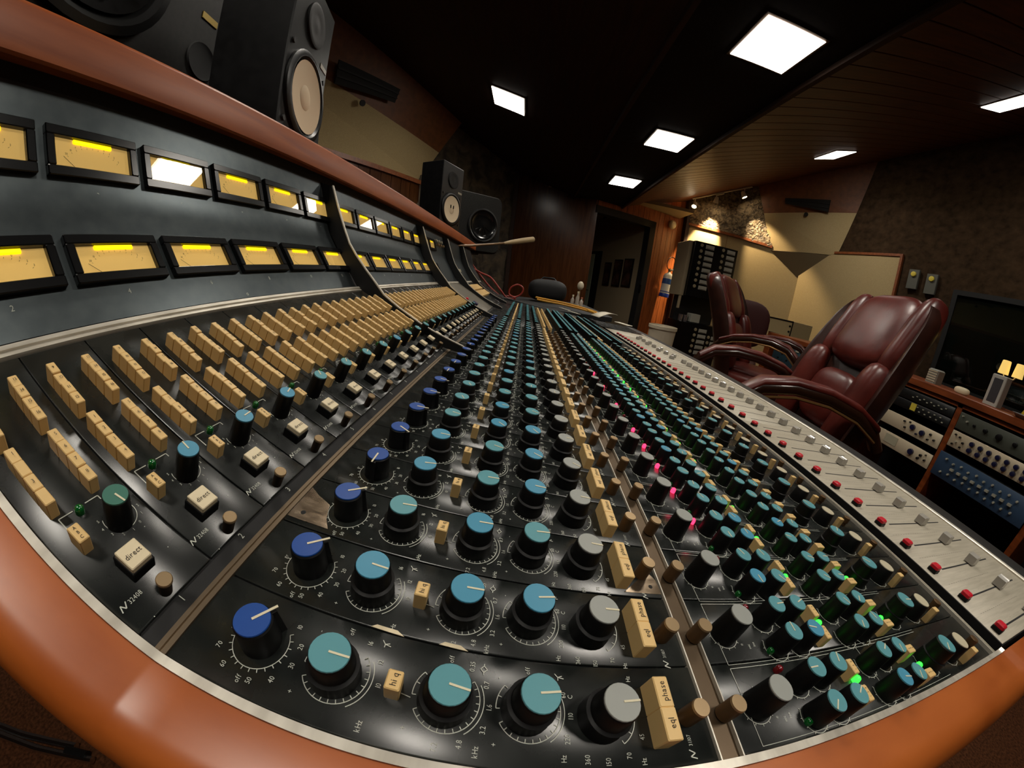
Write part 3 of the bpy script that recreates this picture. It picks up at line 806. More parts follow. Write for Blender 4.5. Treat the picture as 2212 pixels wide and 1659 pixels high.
# ================================================================ ROOM
ZC, XL, XR, SL = 2.33, 0.61, 1.38, 0.35
zr = lambda x: ZC+SL*(x-XR)
zl = lambda x: ZC+SL*(XL-x)
carpet = mat('brown_carpet', srgb(74,44,26), 0.95, spec=0.1)
noise_color(carpet, srgb(58,34,20), srgb(92,56,34), 120, 4, (1,1,1), 0, 0.3, bump_scale=0.003)
strip_black = mat('black_ceiling', srgb(19,16,14), 0.8, spec=0.2)
noise_color(strip_black, srgb(16,13,12), srgb(24,20,17), 40, 4)
dark_wood = wood('dark_ceiling_wood', srgb(34,19,11), srgb(54,31,17), 0.65, (6,0.6,6), 6, 0.05, spec=0.35)
ceil_wood = wood('ceiling_plank_wood', srgb(70,40,20), srgb(104,62,32), 0.5, (0.6,6,6), 6, 0.05, spec=0.4)
red_wood = wood('cedar_plank', srgb(122,62,26), srgb(172,94,44), 0.42, (8,8,0.7), 5, 0.05)
brown_wood = wood('walnut_panel', srgb(58,31,12), srgb(82,46,20), 0.22, (7,7,0.6), 4, 0.03, spec=0.5)
trim_wood = wood('trim_wood', srgb(110,58,28), srgb(146,82,42), 0.45, (5,5,5), 6, 0.03)
cabinet_wood = wood('mahogany', srgb(104,48,18), srgb(146,72,30), 0.4, (5,1,5), 6, 0.04)
rock = mat('rock_wall', srgb(110,94,72), 0.6)
noise_color(rock, srgb(78,64,48), srgb(150,130,100), 16, 10, (1,1,1), 0, 1.0, 0.38, 0.62, 0.9, 0.06)
cork = mat('cork_wall', srgb(60,46,32), 0.95, spec=0.1)
noise_color(cork, srgb(44,33,23), srgb(74,57,40), 11, 12, (1,1,1.3), 0, 0.4, 0.3, 0.75, 0.2, 0.02)
fabric = mat('cream_fabric', srgb(172,150,106), 0.95, spec=0.1)
noise_color(fabric, srgb(168,148,107), srgb(187,167,125), 200, 2, (1,1,1), 0, 0.12, bump_scale=0.002)
soffit_wood = wood('soffit_wood', srgb(96,54,25), srgb(120,70,34), 0.55, (3,3,3), 5, 0.02)
corridor_paint = mat('beige_paint', srgb(150,134,106), 0.85)
dark_gap = mat('dark_gap', srgb(12,10,9), 0.8)
def struct(name, mb, m, parent=None, smooth=False, ang=30):
    o = build(mb, name, m, parent, smooth=smooth, ang=ang)
    if parent is None: o['kind'] = 'structure'
    return o
def wallmb(a, b, z0, z1, t=0.08, side=1, z1b=None):
    """vertical wall slab along footprint a->b, thickened away from the room"""
    a = Vector((a[0],a[1],0)); b = Vector((b[0],b[1],0)); d = (b-a).normalized(); n = Vector((d.y,-d.x,0))*side*t
    zb = z1 if z1b is None else z1b
    return MB().slab([a+Vector((0,0,z0)), b+Vector((0,0,z0)), b+Vector((0,0,zb)), a+Vector((0,0,z1))], n)
YN = -2.2                                     # wall behind the camera
struct('floor', MB().box(-3.2,5.4,YN-0.2,8.2,-0.06,0.0), carpet)
struct('ceiling', MB().box(XL,XR,YN-0.2,5.9,ZC,ZC+0.05), strip_black)
mb = MB(); mb.slab([(XL,YN-0.2,zl(XL)),(XL,5.9,zl(XL)),(-3.2,5.9,zl(-3.2)),(-3.2,YN-0.2,zl(-3.2))], (0,0,0.05)); struct('ceiling_left', mb, dark_wood)
mb = MB(); mb.slab([(XR,YN-0.2,zr(XR)+0.012),(5.4,YN-0.2,zr(5.4)+0.012),(5.4,6.4,zr(5.4)+0.012),(XR,6.4,zr(XR)+0.012)], (0,0,0.05)); ceil_r = struct('ceiling_right', mb, dark_gap)
y = YN
base_pl = None
k = 0
while y < 6.3:
    mb = MB(); L = 4.0/math.cos(math.atan(SL))
    if base_pl is None:
        mb.rbox(0,L,0.003,0.137,-0.012,0.0,0.002); mb.xf(Matrix.Rotation(PI,4,'X')); mb.xf(Matrix.Translation((0,0.14,0)))
        base_pl = mb.mesh('ceiling_plank_mesh', [ceil_wood], ang=25)
    link('plank', base_pl, ceil_r, (XR,y,zr(XR)), (0,-math.atan(SL),0))
    y += 0.14; k += 1
# dark edge boards of the flat strip
struct('trim_1', MB().box(XL-0.03,XL,YN,5.6,ZC-0.03,ZC+0.03), dark_wood); struct('trim_2', MB().box(XR,XR+0.03,YN,5.2,ZC-0.03,ZC+0.03), dark_wood)
# far walls
A0, A1 = (-0.25,5.2), (0.93,4.99)
wf = struct('wall_far', wallmb((-0.30,5.21), (0.98,5.0), 0, 3.0, 0.06, -1), brown_wood)
struct('trim_3', MB().box(-0.33,-0.27,5.12,5.24,0,2.7), dark_wood)
D0, D1 = Vector((0.95,5.0,0)), Vector((2.76,5.71,0))
dd = (D1-D0).normalized(); dn = Vector((-dd.y, dd.x, 0))     # dn points away from the room
pw_ = struct('wall_planks', MB().slab([D0+dd*0.0+dn*0.02+Vector((0,0,2.19)), D1+dn*0.02+Vector((0,0,2.19)), D1+dn*0.02+Vector((0,0,3.0)), D0+dn*0.02+Vector((0,0,2.6))], dn*0.05), dark_gap)
jx = (Vector((2.02,5.42,0))-D0).dot(dd)
mb = MB(); mb.slab([D0+dd*(jx+0.05)+dn*0.02, D1+dn*0.02, D1+dn*0.02+Vector((0,0,2.3)), D0+dd*(jx+0.05)+dn*0.02+Vector((0,0,2.3))], dn*0.05)
build(mb, 'backing', dark_gap, pw_, smooth=False)
tot = (D1-D0).length; pwid = 0.118; s = 0.0
while s < tot-0.01:
    s1 = min(s+pwid, tot); z0 = 0.0 if s > jx+0.02 else 2.24
    zt = max(ZC, zr((D0+dd*s).x))+0.1
    a, b = D0+dd*(s+0.003), D0+dd*(s1-0.003)
    build(MB().slab([a+Vector((0,0,z0)), b+Vector((0,0,z0)), b+Vector((0,0,zt)), a+Vector((0,0,zt))], dn*0.018), 'plank', red_wood, pw_, smooth=False)
    s = s1
# doorway frame
fr = thing('door_1', None, None); fr['kind'] = 'structure'
def along(s, z, off=0.0): return D0+dd*s+dn*off+Vector((0,0,z))
build(MB().slab([along(0,2.14,-0.02), along(jx+0.08,2.14,-0.02), along(jx+0.08,2.25,-0.02), along(0,2.25,-0.02)], dn*0.14), 'head_jamb', dark_gap, fr, smooth=False)
build(MB().slab([along(jx-0.04,0,-0.02), along(jx+0.08,0,-0.02), along(jx+0.08,2.25,-0.02), along(jx-0.04,2.25,-0.02)], dn*0.14), 'side_jamb', dark_gap, fr, smooth=False)
build(MB().slab([along(jx-0.055,1.02,-0.03), along(jx-0.03,1.02,-0.03), along(jx-0.03,1.16,-0.03), along(jx-0.055,1.16,-0.03)], dn*0.03), 'strike_plate', black_gloss, fr, smooth=False)
# corridor beyond
C0, C1 = Vector((2.03,5.50,0)), Vector((1.25,7.22,0))
cd = (C1-C0).normalized(); cn = Vector((cd.y,-cd.x,0)); cn = cn if cn.x > 0 else -cn
mb = MB(); mb.slab([C0, C1, C1+Vector((0,0,2.5)), C0+Vector((0,0,2.5))], cn*0.06); cw = struct('wall_corridor', mb, corridor_paint)
struct('wall_corridor_end', MB().box(0.2,2.0,7.22,7.28,0,2.5), corridor_paint)
struct('wall_corridor_left', MB().box(0.62,0.68,5.1,7.3,0,2.5), corridor_paint)
struct('ceiling_corridor', MB().box(0.2,2.6,5.12,7.3,2.45,2.5), corridor_paint)
def on_c(p, off=-0.012): return Vector(p)-cn*abs(off)
L = (C1-C0).length
def cpos(s, z, off=0.01): return C0+cd*s+Vector((0,0,z))-cn*off
dr = thing('door_2', None, None); dr['kind'] = 'structure'
build(MB().slab([cpos(1.24,0,0.02),cpos(1.86,0,0.02),cpos(1.86,1.76,0.02),cpos(1.24,1.76,0.02)], cn*0.03), 'door_frame', dark_gap, dr, smooth=False)
build(MB().slab([cpos(1.46,0,0.03),cpos(1.86,0,0.03),cpos(1.86,1.70,0.03),cpos(1.46,1.70,0.03)], cn*0.02), 'door_leaf', mat('pale_green_door', srgb(176,186,160), 0.6), dr, smooth=False)
build(MB().tube([cpos(1.50,0.93,0.03),cpos(1.50,0.93,0.08),cpos(1.60,0.93,0.08)], 0.012), 'door_handle', mat('chrome', srgb(220,220,220), 0.2, metal=1.0), dr)
MATS['chrome'] = bpy.data.materials['chrome']
poster_m = mat('dark_poster', srgb(40,34,30), 0.4); frame_m = mat('poster_frame', srgb(18,15,13), 0.4)
pict = mat('poster_print', srgb(60,46,40), 0.4); noise_color(pict, srgb(22,18,17), srgb(98,66,54), 5, 4)
for i, (s0, s1, z0, z1, lab) in enumerate(((0.88,1.07,1.07,1.53,'dark framed poster in the corridor, furthest from the cedar wall'),(0.56,0.78,1.075,1.59,'middle dark framed poster of three in the corridor'),(0.26,0.50,1.09,1.61,'dark framed poster in the corridor next to the doorway jamb'))):
    t = thing('poster', lab, 'poster', cpos(s0, z0), group='corridor posters')
    o = -Vector(t.location)
    def sl(a0,a1,b0,b1,off,dep):
        return MB().slab([cpos(a0,b0,off)+o,cpos(a1,b0,off)+o,cpos(a1,b1,off)+o,cpos(a0,b1,off)+o], cn*dep)
    build(sl(s0,s1,z0,z1,0.025,0.024), 'poster_frame', frame_m, t, smooth=False)
    build(sl(s0+0.02,s1-0.02,z0+0.025,z1-0.025,0.028,0.002), 'print', pict, t, smooth=False)
# rock wall over cream absorber, splayed corner
R0, R1 = (2.76,5.71), (4.17,4.26)
Rv0, Rv1 = Vector((2.76,5.585,0)), Vector((4.17,4.26,0))
Rv0 = Vector((2.75,5.60,0))
rd = (Rv1-Rv0).normalized(); rn = Vector((-rd.y, rd.x, 0)); rn = rn if rn.y > 0 else -rn
RLn = (Rv1-Rv0).length
def rpos(s, z, off=0.0): return Rv0+rd*s-rn*off+Vector((0,0,z))
def rtrim(s): return 2.385-(2.385-2.135)*s/1.42
S1 = 1.46
# rough plaster relief above the trim
nx, nz = 44, 24
rows = []
rrn = random.Random(3)
for j in range(nz+1):
    row = []
    for i in range(nx+1):
        s_ = -0.02+(S1+0.3)*i/nx; zb = rtrim(s_); zt = zr((Rv0+rd*s_).x)+0.03
        z = zb+(zt-zb)*j/nz
        row.append(tuple(rpos(s_, z, rrn.uniform(0.0, 0.030))))
    rows.append(row)
wr_ = struct('wall_rock', MB().grid(rows[::-1]), rock, smooth=True, ang=180)
build(MB().slab([rpos(0,2.0,-0.02), rpos(RLn,2.0,-0.02), rpos(RLn,3.6,-0.02), rpos(0,3.2,-0.02)], rn*0.05), 'backing', dark_gap, wr_, smooth=False)
mb = MB(); mb.slab([rpos(-0.02,0), rpos(RLn,0), rpos(RLn,rtrim(RLn)), rpos(-0.02,rtrim(-0.02))], rn*0.05); struct('wall_cream', mb, fabric)
mb = MB(); mb.slab([rpos(-0.02,rtrim(-0.02)-0.02,0.025), rpos(S1,rtrim(S1)-0.02,0.025), rpos(S1,rtrim(S1)+0.02,0.025), rpos(-0.02,rtrim(-0.02)+0.02,0.025)], rn*0.03); struct('trim_4', mb, trim_wood)
mb = MB(); mb.slab([rpos(0.72,0.9,0.003), rpos(0.725,0.9,0.003), rpos(0.725,rtrim(0.72)-0.02,0.003), rpos(0.72,rtrim(0.72)-0.02,0.003)], rn*0.004); build(mb, 'panel_joint', trim_wood, bpy.data.objects['wall_cream'], smooth=False)
struct('trim_5', MB().box(2.71,2.775,5.56,5.72,0,2.85), dark_wood)
# right wall: cream panel then cork
W0, W1 = Vector((4.17,4.26,0)), Vector((4.95,-2.4,0))
wd_ = (W1-W0).normalized(); wn = Vector((-wd_.y, wd_.x, 0)); wn = wn if wn.x > 0 else -wn
def wpos(s, z, off=0.0): return W0+wd_*s-wn*off+Vector((0,0,z))
mb = MB(); mb.slab([wpos(0,0), wpos(6.7,0), wpos(6.7,zr(4.95)+0.05), wpos(0,zr(4.17)+0.05)], wn*0.06); struct('wall_right', mb, cork)
mb = MB(); mb.slab([wpos(0,0,0.03), wpos(1.48,0,0.03), wpos(1.48,2.10,0.03), wpos(0,2.10,0.03)], wn*0.03); struct('wall_cream_panel', mb, fabric)
mb = MB(); mb.slab([wpos(0.55,2.10,0.045), wpos(1.51,2.10,0.045), wpos(1.51,2.13,0.045), wpos(0.55,2.13,0.045)], wn*0.045); struct('trim_6', mb, trim_wood)
mb = MB(); mb.slab([wpos(1.48,0,0.045), wpos(1.51,0,0.045), wpos(1.51,2.10,0.045), wpos(1.48,2.10,0.045)], wn*0.045); struct('trim_7', mb, trim_wood)
# window in the cork wall (black sheet stands in for the unlit room behind)
win = thing('window_1', None, None); win['kind'] = 'structure'
ws0, ws1 = 2.20, 5.6
for a0, a1, b0, b1, nm in ((ws0-0.05,ws1,1.75,1.80,'window_head'),(ws0-0.05,ws0,0.85,1.75,'window_jamb'),(ws0-0.05,ws1,0.80,0.85,'window_sill')):
    build(MB().slab([wpos(a0,b0,0.03),wpos(a1,b0,0.03),wpos(a1,b1,0.03),wpos(a0,b1,0.03)], wn*0.03), nm, black_matte, win, smooth=False)
build(MB().slab([wpos(ws0,0.85,0.004),wpos(ws1,0.85,0.004),wpos(ws1,1.75,0.004),wpos(ws0,1.75,0.004)], wn*0.003), 'dark_room_sheet', dark_gap, win, smooth=False)
build(MB().slab([wpos(ws0,0.85,0.022),wpos(ws1,0.85,0.022),wpos(ws1,1.75,0.022),wpos(ws0,1.75,0.022)], wn*0.008), 'glass_pane', glass_mat('window_glass', (0.6,0.65,0.6,1)), win, smooth=False)
# slanted soffits with a slot vent
def soffit(name, tl, tr, br, bl, out, tag_):
    tl, tr, br, bl = map(Vector, (tl, tr, br, bl)); out = Vector(out)
    m1, m2 = bl+(tl-bl)*0.56, br+(tr-br)*0.46
    o = struct(name, MB().slab([bl,br,m2,m1], out), fabric)
    build(MB().slab([m1,m2,tr,tl], out), 'upper_board', soffit_wood, o, smooth=False)
    return o
sr = soffit('wall_soffit_right', (3.505,4.79,3.085), (4.28,3.28,3.36), (4.232,3.692,2.082), (3.796,4.627,2.082), (0.05,0.03,0.03), 'r')
A_, B_, C_ = Vector((3.505,4.79,3.085)), Vector((3.796,4.627,2.082)), Vector((4.232,3.692,2.082))
sn = (B_-A_).cross(C_-A_).normalized(); sn = -sn if sn.x > 0 else sn
def vent(name, corners, n, parent):
    c = [Vector(p)+n*0.004 for p in corners]
    build(MB().slab(c, n*0.020), name, dark_gap, parent, smooth=False)
    # louvre blades inside the slot
    for k in (1, 2):
        t0, t1 = k/3-0.04, k/3+0.04
        q = [c[3]+(c[0]-c[3])*t0, c[2]+(c[1]-c[2])*t0, c[2]+(c[1]-c[2])*t1, c[3]+(c[0]-c[3])*t1]
        build(MB().slab([p+n*0.020 for p in q], n*0.012), 'vent_blade', black_matte, parent, smooth=False)
vent('vent_slot', [(3.740,4.384,2.858),(4.036,3.783,2.819),(4.051,3.813,2.657),(3.757,4.386,2.776)], sn, sr)
build(MB().lathe([(0.03,-0.002),(0.03,0.012)], 16), 'sensor', black_matte, sr, Vector((3.923,4.104,2.621))+sn*0.002, sn.to_track_quat('Z','Y').to_euler())
under = mat('shaded_cream_underside', srgb(112,98,72), 0.9)  # cream darkened in the colour for the shade under the soffit
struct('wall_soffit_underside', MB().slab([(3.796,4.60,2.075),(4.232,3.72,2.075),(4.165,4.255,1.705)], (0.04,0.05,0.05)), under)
# left side of the room
Lb0, Lb1 = Vector((-2.65,1.40,0)), Vector((-1.45,4.0,0))
ld = (Lb1-Lb0).normalized(); ln = Vector((-ld.y, ld.x, 0)); ln = ln if ln.x < 0 else -ln
sl_ = soffit('wall_soffit_left', (-2.35,1.2,zl(-2.35)+0.02), (-1.0,4.13,zl(-1.0)+0.02), (-1.45,4.0,2.1), (-2.65,1.40,2.1), (-0.05,0.03,0.03), 'l')
a_, b_, c_ = Vector((-2.05,2.7,2.1)), Vector((-1.45,4.0,2.1)), Vector((-1.0,4.1,2.9))
ns_ = (b_-a_).cross(c_-a_).normalized(); ns_ = -ns_ if ns_.x < 0 else ns_
vent('vent_slot', [(-1.775,2.545,2.80),(-1.462,3.175,2.83),(-1.516,3.205,2.70),(-1.834,2.608,2.615)], ns_, sl_)
build(MB().lathe([(0.03,-0.002),(0.03,0.012)], 16), 'sensor', black_matte, sl_, Vector((-1.709,2.925,2.569))+ns_*0.002, ns_.to_track_quat('Z','Y').to_euler())
wl_ = struct('wall_left', wallmb(Lb0, Lb1, 0, 2.1, 0.05, -1), dark_gap)
s = 0.0; tot = (Lb1-Lb0).length
while s < tot-0.01:
    s1 = min(s+0.15, tot); a, b = Lb0+ld*(s+0.003)-ln*0.004, Lb0+ld*(s1-0.003)-ln*0.004
    build(MB().slab([a, b, b+Vector((0,0,2.06)), a+Vector((0,0,2.06))], -ln*0.016), 'plank', brown_wood, wl_, smooth=False); s = s1
mb = MB(); a, b = Lb0-ln*0.02, Lb1-ln*0.02; mb.slab([a+Vector((0,0,2.04)), b+Vector((0,0,2.04)), b+Vector((0,0,2.09)), a+Vector((0,0,2.09))], -ln*0.03); struct('trim_8', mb, trim_wood)
rows = []
for j in range(17):
    row = []
    for i in range(21):
        t = i/20; p = Vector((-1.45,4.0,0)).lerp(Vector((-0.30,5.22,0)), t); zt = zl(p.x)+0.05
        row.append((p.x+rrn.uniform(-0.03,0.03), p.y-rrn.uniform(0,0.05), zt*j/16))
    rows.append(row)
dark_rock = mat('dark_rock_wall', srgb(70,60,48), 0.8)
noise_color(dark_rock, srgb(38,32,26), srgb(92,80,62), 6, 8, (1,1,1), 0, 0.8, 0.35, 0.65, 0.6, 0.05)
struct('wall_left_rock', MB().grid(rows), dark_rock, smooth=True, ang=180)
struct('wall_left_near', wallmb((-2.65,-2.4), (-2.65,1.42), 0, 3.6, 0.06, -1), dark_wood)
struct('wall_near', MB().box(-3.0,5.2,YN-0.06,YN,0,3.9), brown_wood)

# ================================================================ LIGHTS OF THE ROOM
panel_e = mat('light_panel', (1,1,1,1), emit=(1.0,0.93,0.82,1), estr=PANEL_LIGHT)
fix_dark = mat('bronze_housing', srgb(70,52,38), 0.4, metal=0.6)
def ceiling_light(x, y, z, roty, label):
    t = thing('ceiling_light', label, 'light', (x,y,z), (0,roty,0), 'ceiling light panels')
    mb = MB(); frame_bars(mb, 0.345, 0.345, 0.316, 0.316, -0.012, 0.002); mb.xf(Matrix.Rotation(PI,4,'X')); build(mb, 'housing', fix_dark, t, ang=25)
    build(MB().box(-0.158,0.158,-0.158,0.158,-0.006,-0.003), 'diffuser', panel_e, t, smooth=False)
    l = bpy.data.lights.new('panel_beam', 'AREA'); l.shape = 'SQUARE'; l.size = 0.30; l.energy = PANEL_WATTS; l.color = (1.0,0.93,0.82); l.spread = math.radians(135)
    lo = bpy.data.objects.new('panel_beam', l); COL.objects.link(lo); lo.parent = t; lo.location = (0,0,-0.010)
    return t
rl, rr_ = math.atan(SL), -math.atan(SL)
for x, y, z, r, lab in ((1.07,1.372,ZC,0,'largest bright square ceiling light nearest the camera on the black strip'),
                        (1.07,2.71,ZC,0,'second square ceiling light along the black ceiling strip'),
                        (1.07,3.98,ZC,0,'furthest small square ceiling light at the end of the black strip'),
                        (-0.33,3.07,zl(-0.33),rl,'square ceiling light alone on the dark wooden slope above the meter bridge'),
                        (3.21,3.02,zr(3.21),rr_,'thin slanted ceiling light on the plank slope near the track spotlights'),
                        (3.22,1.30,zr(3.22),rr_,'ceiling light on the plank slope cut by the frame edge above the cork wall'),
                        (1.07,0.06,ZC,0,'square ceiling light on the black strip straight above the near desk end'),
                        (-0.33,1.36,zl(-0.33),rl,'square ceiling light on the dark wooden slope straight above the desk'),
                        (-0.33,-0.35,zl(-0.33),rl,'square ceiling light on the dark wooden slope behind the camera')):
    ceiling_light(x, y, z-0.004, r, lab)
# track with three spots
white_metal = mat('white_metal', srgb(214,206,190), 0.45)
spot_face = mat('spot_lens', (1,1,1,1), emit=(1.0,0.80,0.52,1), estr=40.0)
T0, T1 = Vector((2.66,5.36,zr(2.66)-0.02)), Vector((3.36,4.74,zr(3.36)-0.02))
trk = thing('track_light_rail', 'white track light rail with power feed along the plank ceiling edge', 'light rail', T0)
td = (T1-T0)
mb = MB(); mb.tube([(0,0,0), td], 0.012, 6); build(mb, 'rail', white_metal, trk)
mb = MB(); mb.tube([td*0.40+Vector((0,0,-0.015)), td*0.54+Vector((0,0,-0.015))], 0.018, 6); build(mb, 'feed_box', white_metal, trk)
def spot(t, drop, aim, power, label, ang=62):
    p = T0+td*t
    o = thing('track_spotlight', label, 'spotlight', p, group='spotlights on the white track')
    aim = (Vector(aim)-(p+Vector((0,0,-drop)))).normalized()
    build(MB().tube([(0,0,-0.012),(0,0,-drop)], 0.008, 6), 'stem', white_metal, o)
    q = aim.to_track_quat('Z','Y').to_euler()
    mb = MB(); mb.lathe([(0.018,-0.07),(0.030,-0.055),(0.046,0.03),(0.046,0.035),(0.040,0.034)], 18, cap1=False)
    build(mb, 'lamp_shade', white_metal, o, (0,0,-drop), q)
    build(MB().lathe([(0.0,0.020),(0.039,0.022),(0.039,0.024),(0.0,0.025)], 18, cap0=False, cap1=False), 'lens', spot_face, o, (0,0,-drop), q)
    l = bpy.data.lights.new('spot_beam', 'SPOT'); l.energy = power; l.color = (1.0,0.76,0.46); l.spot_size = math.radians(ang); l.spot_blend = 0.6; l.shadow_soft_size = 0.03
    lo = bpy.data.objects.new('spot_beam', l); COL.objects.link(lo); lo.parent = o
    lo.location = Vector((0,0,-drop))+aim*0.045; lo.rotation_euler = (-aim).to_track_quat('Z','Y').to_euler()
spot(0.05, 0.12, (2.15,4.9,1.6), SPOT_POWER*0.8, 'lit white track spotlight at the cedar end of the rail')
spot(0.42, 0.12, (2.98,5.36,2.05), SPOT_POWER*4.5, 'white track spotlight in the middle turned towards the rock wall', 52)
spot(0.88, 0.12, (3.98,4.36,1.25), SPOT_POWER*1.6, 'lit white track spotlight at the soffit end of the rail', 52)
# unseen corridor ceiling spot, inferred from the arch of light on its wall
l = bpy.data.lights.new('corridor_lamp', 'SPOT'); l.energy = 26; l.color = (1.0,0.85,0.62); l.spot_size = math.radians(70); l.spot_blend = 0.8; l.shadow_soft_size = 0.05
lo = bpy.data.objects.new('corridor_lamp', l); COL.objects.link(lo); lo.location = (1.45,6.0,2.42); lo.rotation_euler = Vector((-0.28,-0.08,1.0)).to_track_quat('Z','Y').to_euler()

# ================================================================ SPEAKERS
cone_white = mat('paper_cone', srgb(232,212,178), 0.75)
spk_black = mat('speaker_black', srgb(14,14,15), 0.42, spec=0.3)
noise_color(spk_black, srgb(11,11,12), srgb(18,18,19), 60, 4, (1,1,1), 0.05, 0.06, bump_scale=0.001)
spk_grey = mat('speaker_charcoal', srgb(32,31,28), 0.65, spec=0.25)
noise_color(spk_grey, srgb(27,26,24), srgb(37,36,33), 90, 4, (1,1,1), 0.05, 0.1, bump_scale=0.001)
rubber = mat('rubber_surround', srgb(14,14,14), 0.35)
label_m = mat('speaker_label', srgb(150,146,128), 0.4)
gold_m = mat('gold_label', srgb(170,142,60), 0.4, metal=0.5)
horn_m = mat('horn_gloss', srgb(24,24,24), 0.14, coat=0.6)
stand_m = mat('stand_black', srgb(22,21,20), 0.5)
def stand(name, label, x, y, top):
    t = thing(name, label, 'speaker stand', (x,y,0))
    build(MB().rbox(-0.14,0.14,-0.14,0.14,0,0.02,0.004), 'base_plate', stand_m, t)
    build(MB().lathe([(0.035,0.02),(0.035,top-0.015)], 16), 'pole', stand_m, t)
    build(MB().rbox(-0.11,0.11,-0.11,0.11,top-0.015,top,0.003), 'top_plate', stand_m, t)
def nearfield(label, loc, yaw, group, marks=True):
    """upright bookshelf monitor; local +x is the front, origin at the bottom centre of the baffle"""
    t = thing('studio_monitor', label, 'speaker', loc, (0,0,yaw), group)
    mb = MB(); mb.rbox(-0.16,0.0,-0.1075,0.1075,0.0,0.382,0.003); build(mb, 'cabinet', spk_black, t)
    mb = MB(); mb.lathe([(0.100,0.0),(0.100,0.006),(0.092,0.010),(0.086,0.010),(0.082,0.006),(0.078,0.002)], 36, (0.0,0.0,0.115), axis='x', cap1=False); build(mb, 'woofer_frame', rubber, t)
    mb = MB(); mb.lathe([(0.080,0.0045),(0.074,0.0015),(0.030,-0.020+0.023),(0.028,0.004)], 36, (0.0,0.0,0.115), axis='x', cap0=False, cap1=False)
    c = MB(); c.lathe([(0.0785,0.0062),(0.060,0.0035),(0.030,0.0012),(0.0,0.0010)], 36, (0.001,0.0,0.115), axis='x', cap0=False, cap1=False); build(c, 'woofer_cone', cone_white, t, ang=60)
    d = MB(); d.lathe([(0.027,0.0016),(0.022,0.0030),(0.012,0.0040),(0.0,0.0044)], 28, (0.001,0.0,0.115), axis='x', cap0=False, cap1=False); build(d, 'dust_cap', cone_white, t, ang=60)
    mb = MB(); mb.rbox(0,0,0,0,0,0,0) if False else None
    mb = MB(); mb.lathe([(0.050,0.0),(0.050,0.005),(0.044,0.007),(0.030,0.003),(0.016,0.004),(0.0,0.005)], 28, (0.0,0.0,0.290), axis='x', cap1=False); build(mb, 'tweeter', black_matte, t)
    for dy, dz in ((0.088,0.197),(-0.088,0.197),(0.088,0.033),(-0.088,0.033)):
        build(MB().lathe([(0.006,0.0),(0.006,0.004)], 10, (0.0,dy,dz), axis='x'), 'frame_screw', stand_m, t)
    build(MB().box(0.0,0.0015,0.060,0.100,0.2235,0.2350), 'name_plate', label_m, t, smooth=False)
    for k in (-1, 0, 1):
        build(MB().slab([(0.0060,0.012*0+0.014*k-0.003,0.115+0.018*abs(k)-0.012),(0.0060,0.014*k+0.003,0.115+0.018*abs(k)-0.012),(0.0060,0.014*k+0.003,0.115+0.018*abs(k)+0.006),(0.0060,0.014*k-0.003,0.115+0.018*abs(k)+0.006)], (0.004,0,0)), 'tinsel', spk_black, t, smooth=False) if k and marks else None
    return t
def main_monitor(label, loc, yaw, mirror, group, w=0.56, h=0.56):
    t = thing('main_monitor', label, 'speaker', loc, (0,0,yaw), group)
    mb = MB(); prof = []
    R = 0.06
    for cx, cz, a0 in ((w/2-R,h-R,0),(-w/2+R,h-R,90),(-w/2+R,R,180),(w/2-R,R,270)):
        for k in range(5):
            a = math.radians(a0+k*22.5); prof.append((cx+R*math.cos(a), cz+R*math.sin(a)))
    rows = [[(x0, y*s_, (z-h/2)*s_+h/2) for y, z in prof] for x0, s_ in ((-0.38,0.97),(-0.03,1.0),(0.0,0.95))]
    mb.grid(rows, closed=True); mb.add(rows[2], [tuple(range(len(prof)))]); mb.add(rows[0], [tuple(range(len(prof)-1,-1,-1))])
    build(mb, 'cabinet', spk_grey, t, ang=35)
    s_ = mirror
    mb = MB(); mb.lathe([(0.165,0.0),(0.165,0.014),(0.150,0.018),(0.140,0.012),(0.128,0.004)], 40, (0.0,0.07*s_,h*0.46), axis='x', cap1=False); build(mb, 'woofer_ring', rubber, t)
    mb = MB(); mb.lathe([(0.130,0.012),(0.110,0.004),(0.060,0.002),(0.035,0.004),(0.0,0.006)], 40, (0.001,0.07*s_,h*0.46), axis='x', cap0=False, cap1=False); build(mb, 'horn', horn_m, t, ang=60)
    for k in range(5):
        a = math.radians(-60+k*30); c0 = Vector((0.008,0.07*s_,h*0.46))
        build(MB().tube([c0+Vector((0.004,0.03*math.sin(a),-0.03*math.cos(a))), c0+Vector((0.006,0.10*math.sin(a),-0.10*math.cos(a)))], 0.003, 6), 'horn_fin', MATS['chrome'] if False else horn_m, t)
    for z in (0.17, 0.38):
        mb = MB(); mb.lathe([(0.044,0.0),(0.042,0.004),(0.034,0.001),(0.0,0.0006)], 28, (0.0,-0.215*s_,z), axis='x', cap1=False); build(mb, 'bass_port', black_matte, t)
    build(MB().box(0.0,0.002,-0.22*s_-0.025,-0.22*s_+0.025,0.268,0.284), 'name_plate', gold_m, t, smooth=False)
    return t
def yaw_of(nx, ny): return math.atan2(ny, nx)
nearfield('black bookshelf monitor with a big white cone, closest to the camera above the bridge', (-0.500,0.615,1.235), yaw_of(0.97,0.25), 'white coned monitors', False)
stand('monitor_stand', 'black pole stand under the closest white coned monitor', -0.60, 0.59, 1.235)
nearfield('smaller looking black monitor with white cone further along the wood rail', (-0.485,1.950,1.245), yaw_of(0.93,-0.36), 'white coned monitors')
stand('monitor_stand', 'black pole stand under the further white coned monitor', -0.585, 1.99, 1.245)
main_monitor('large charcoal main monitor with a round bass port in the dark top corner', (-0.70,0.315,1.272), yaw_of(0.985,0.17), -1, 'charcoal main monitors')
stand('main_monitor_stand', 'black stand under the charcoal main monitor in the dark top corner', -0.89, 0.285, 1.272)
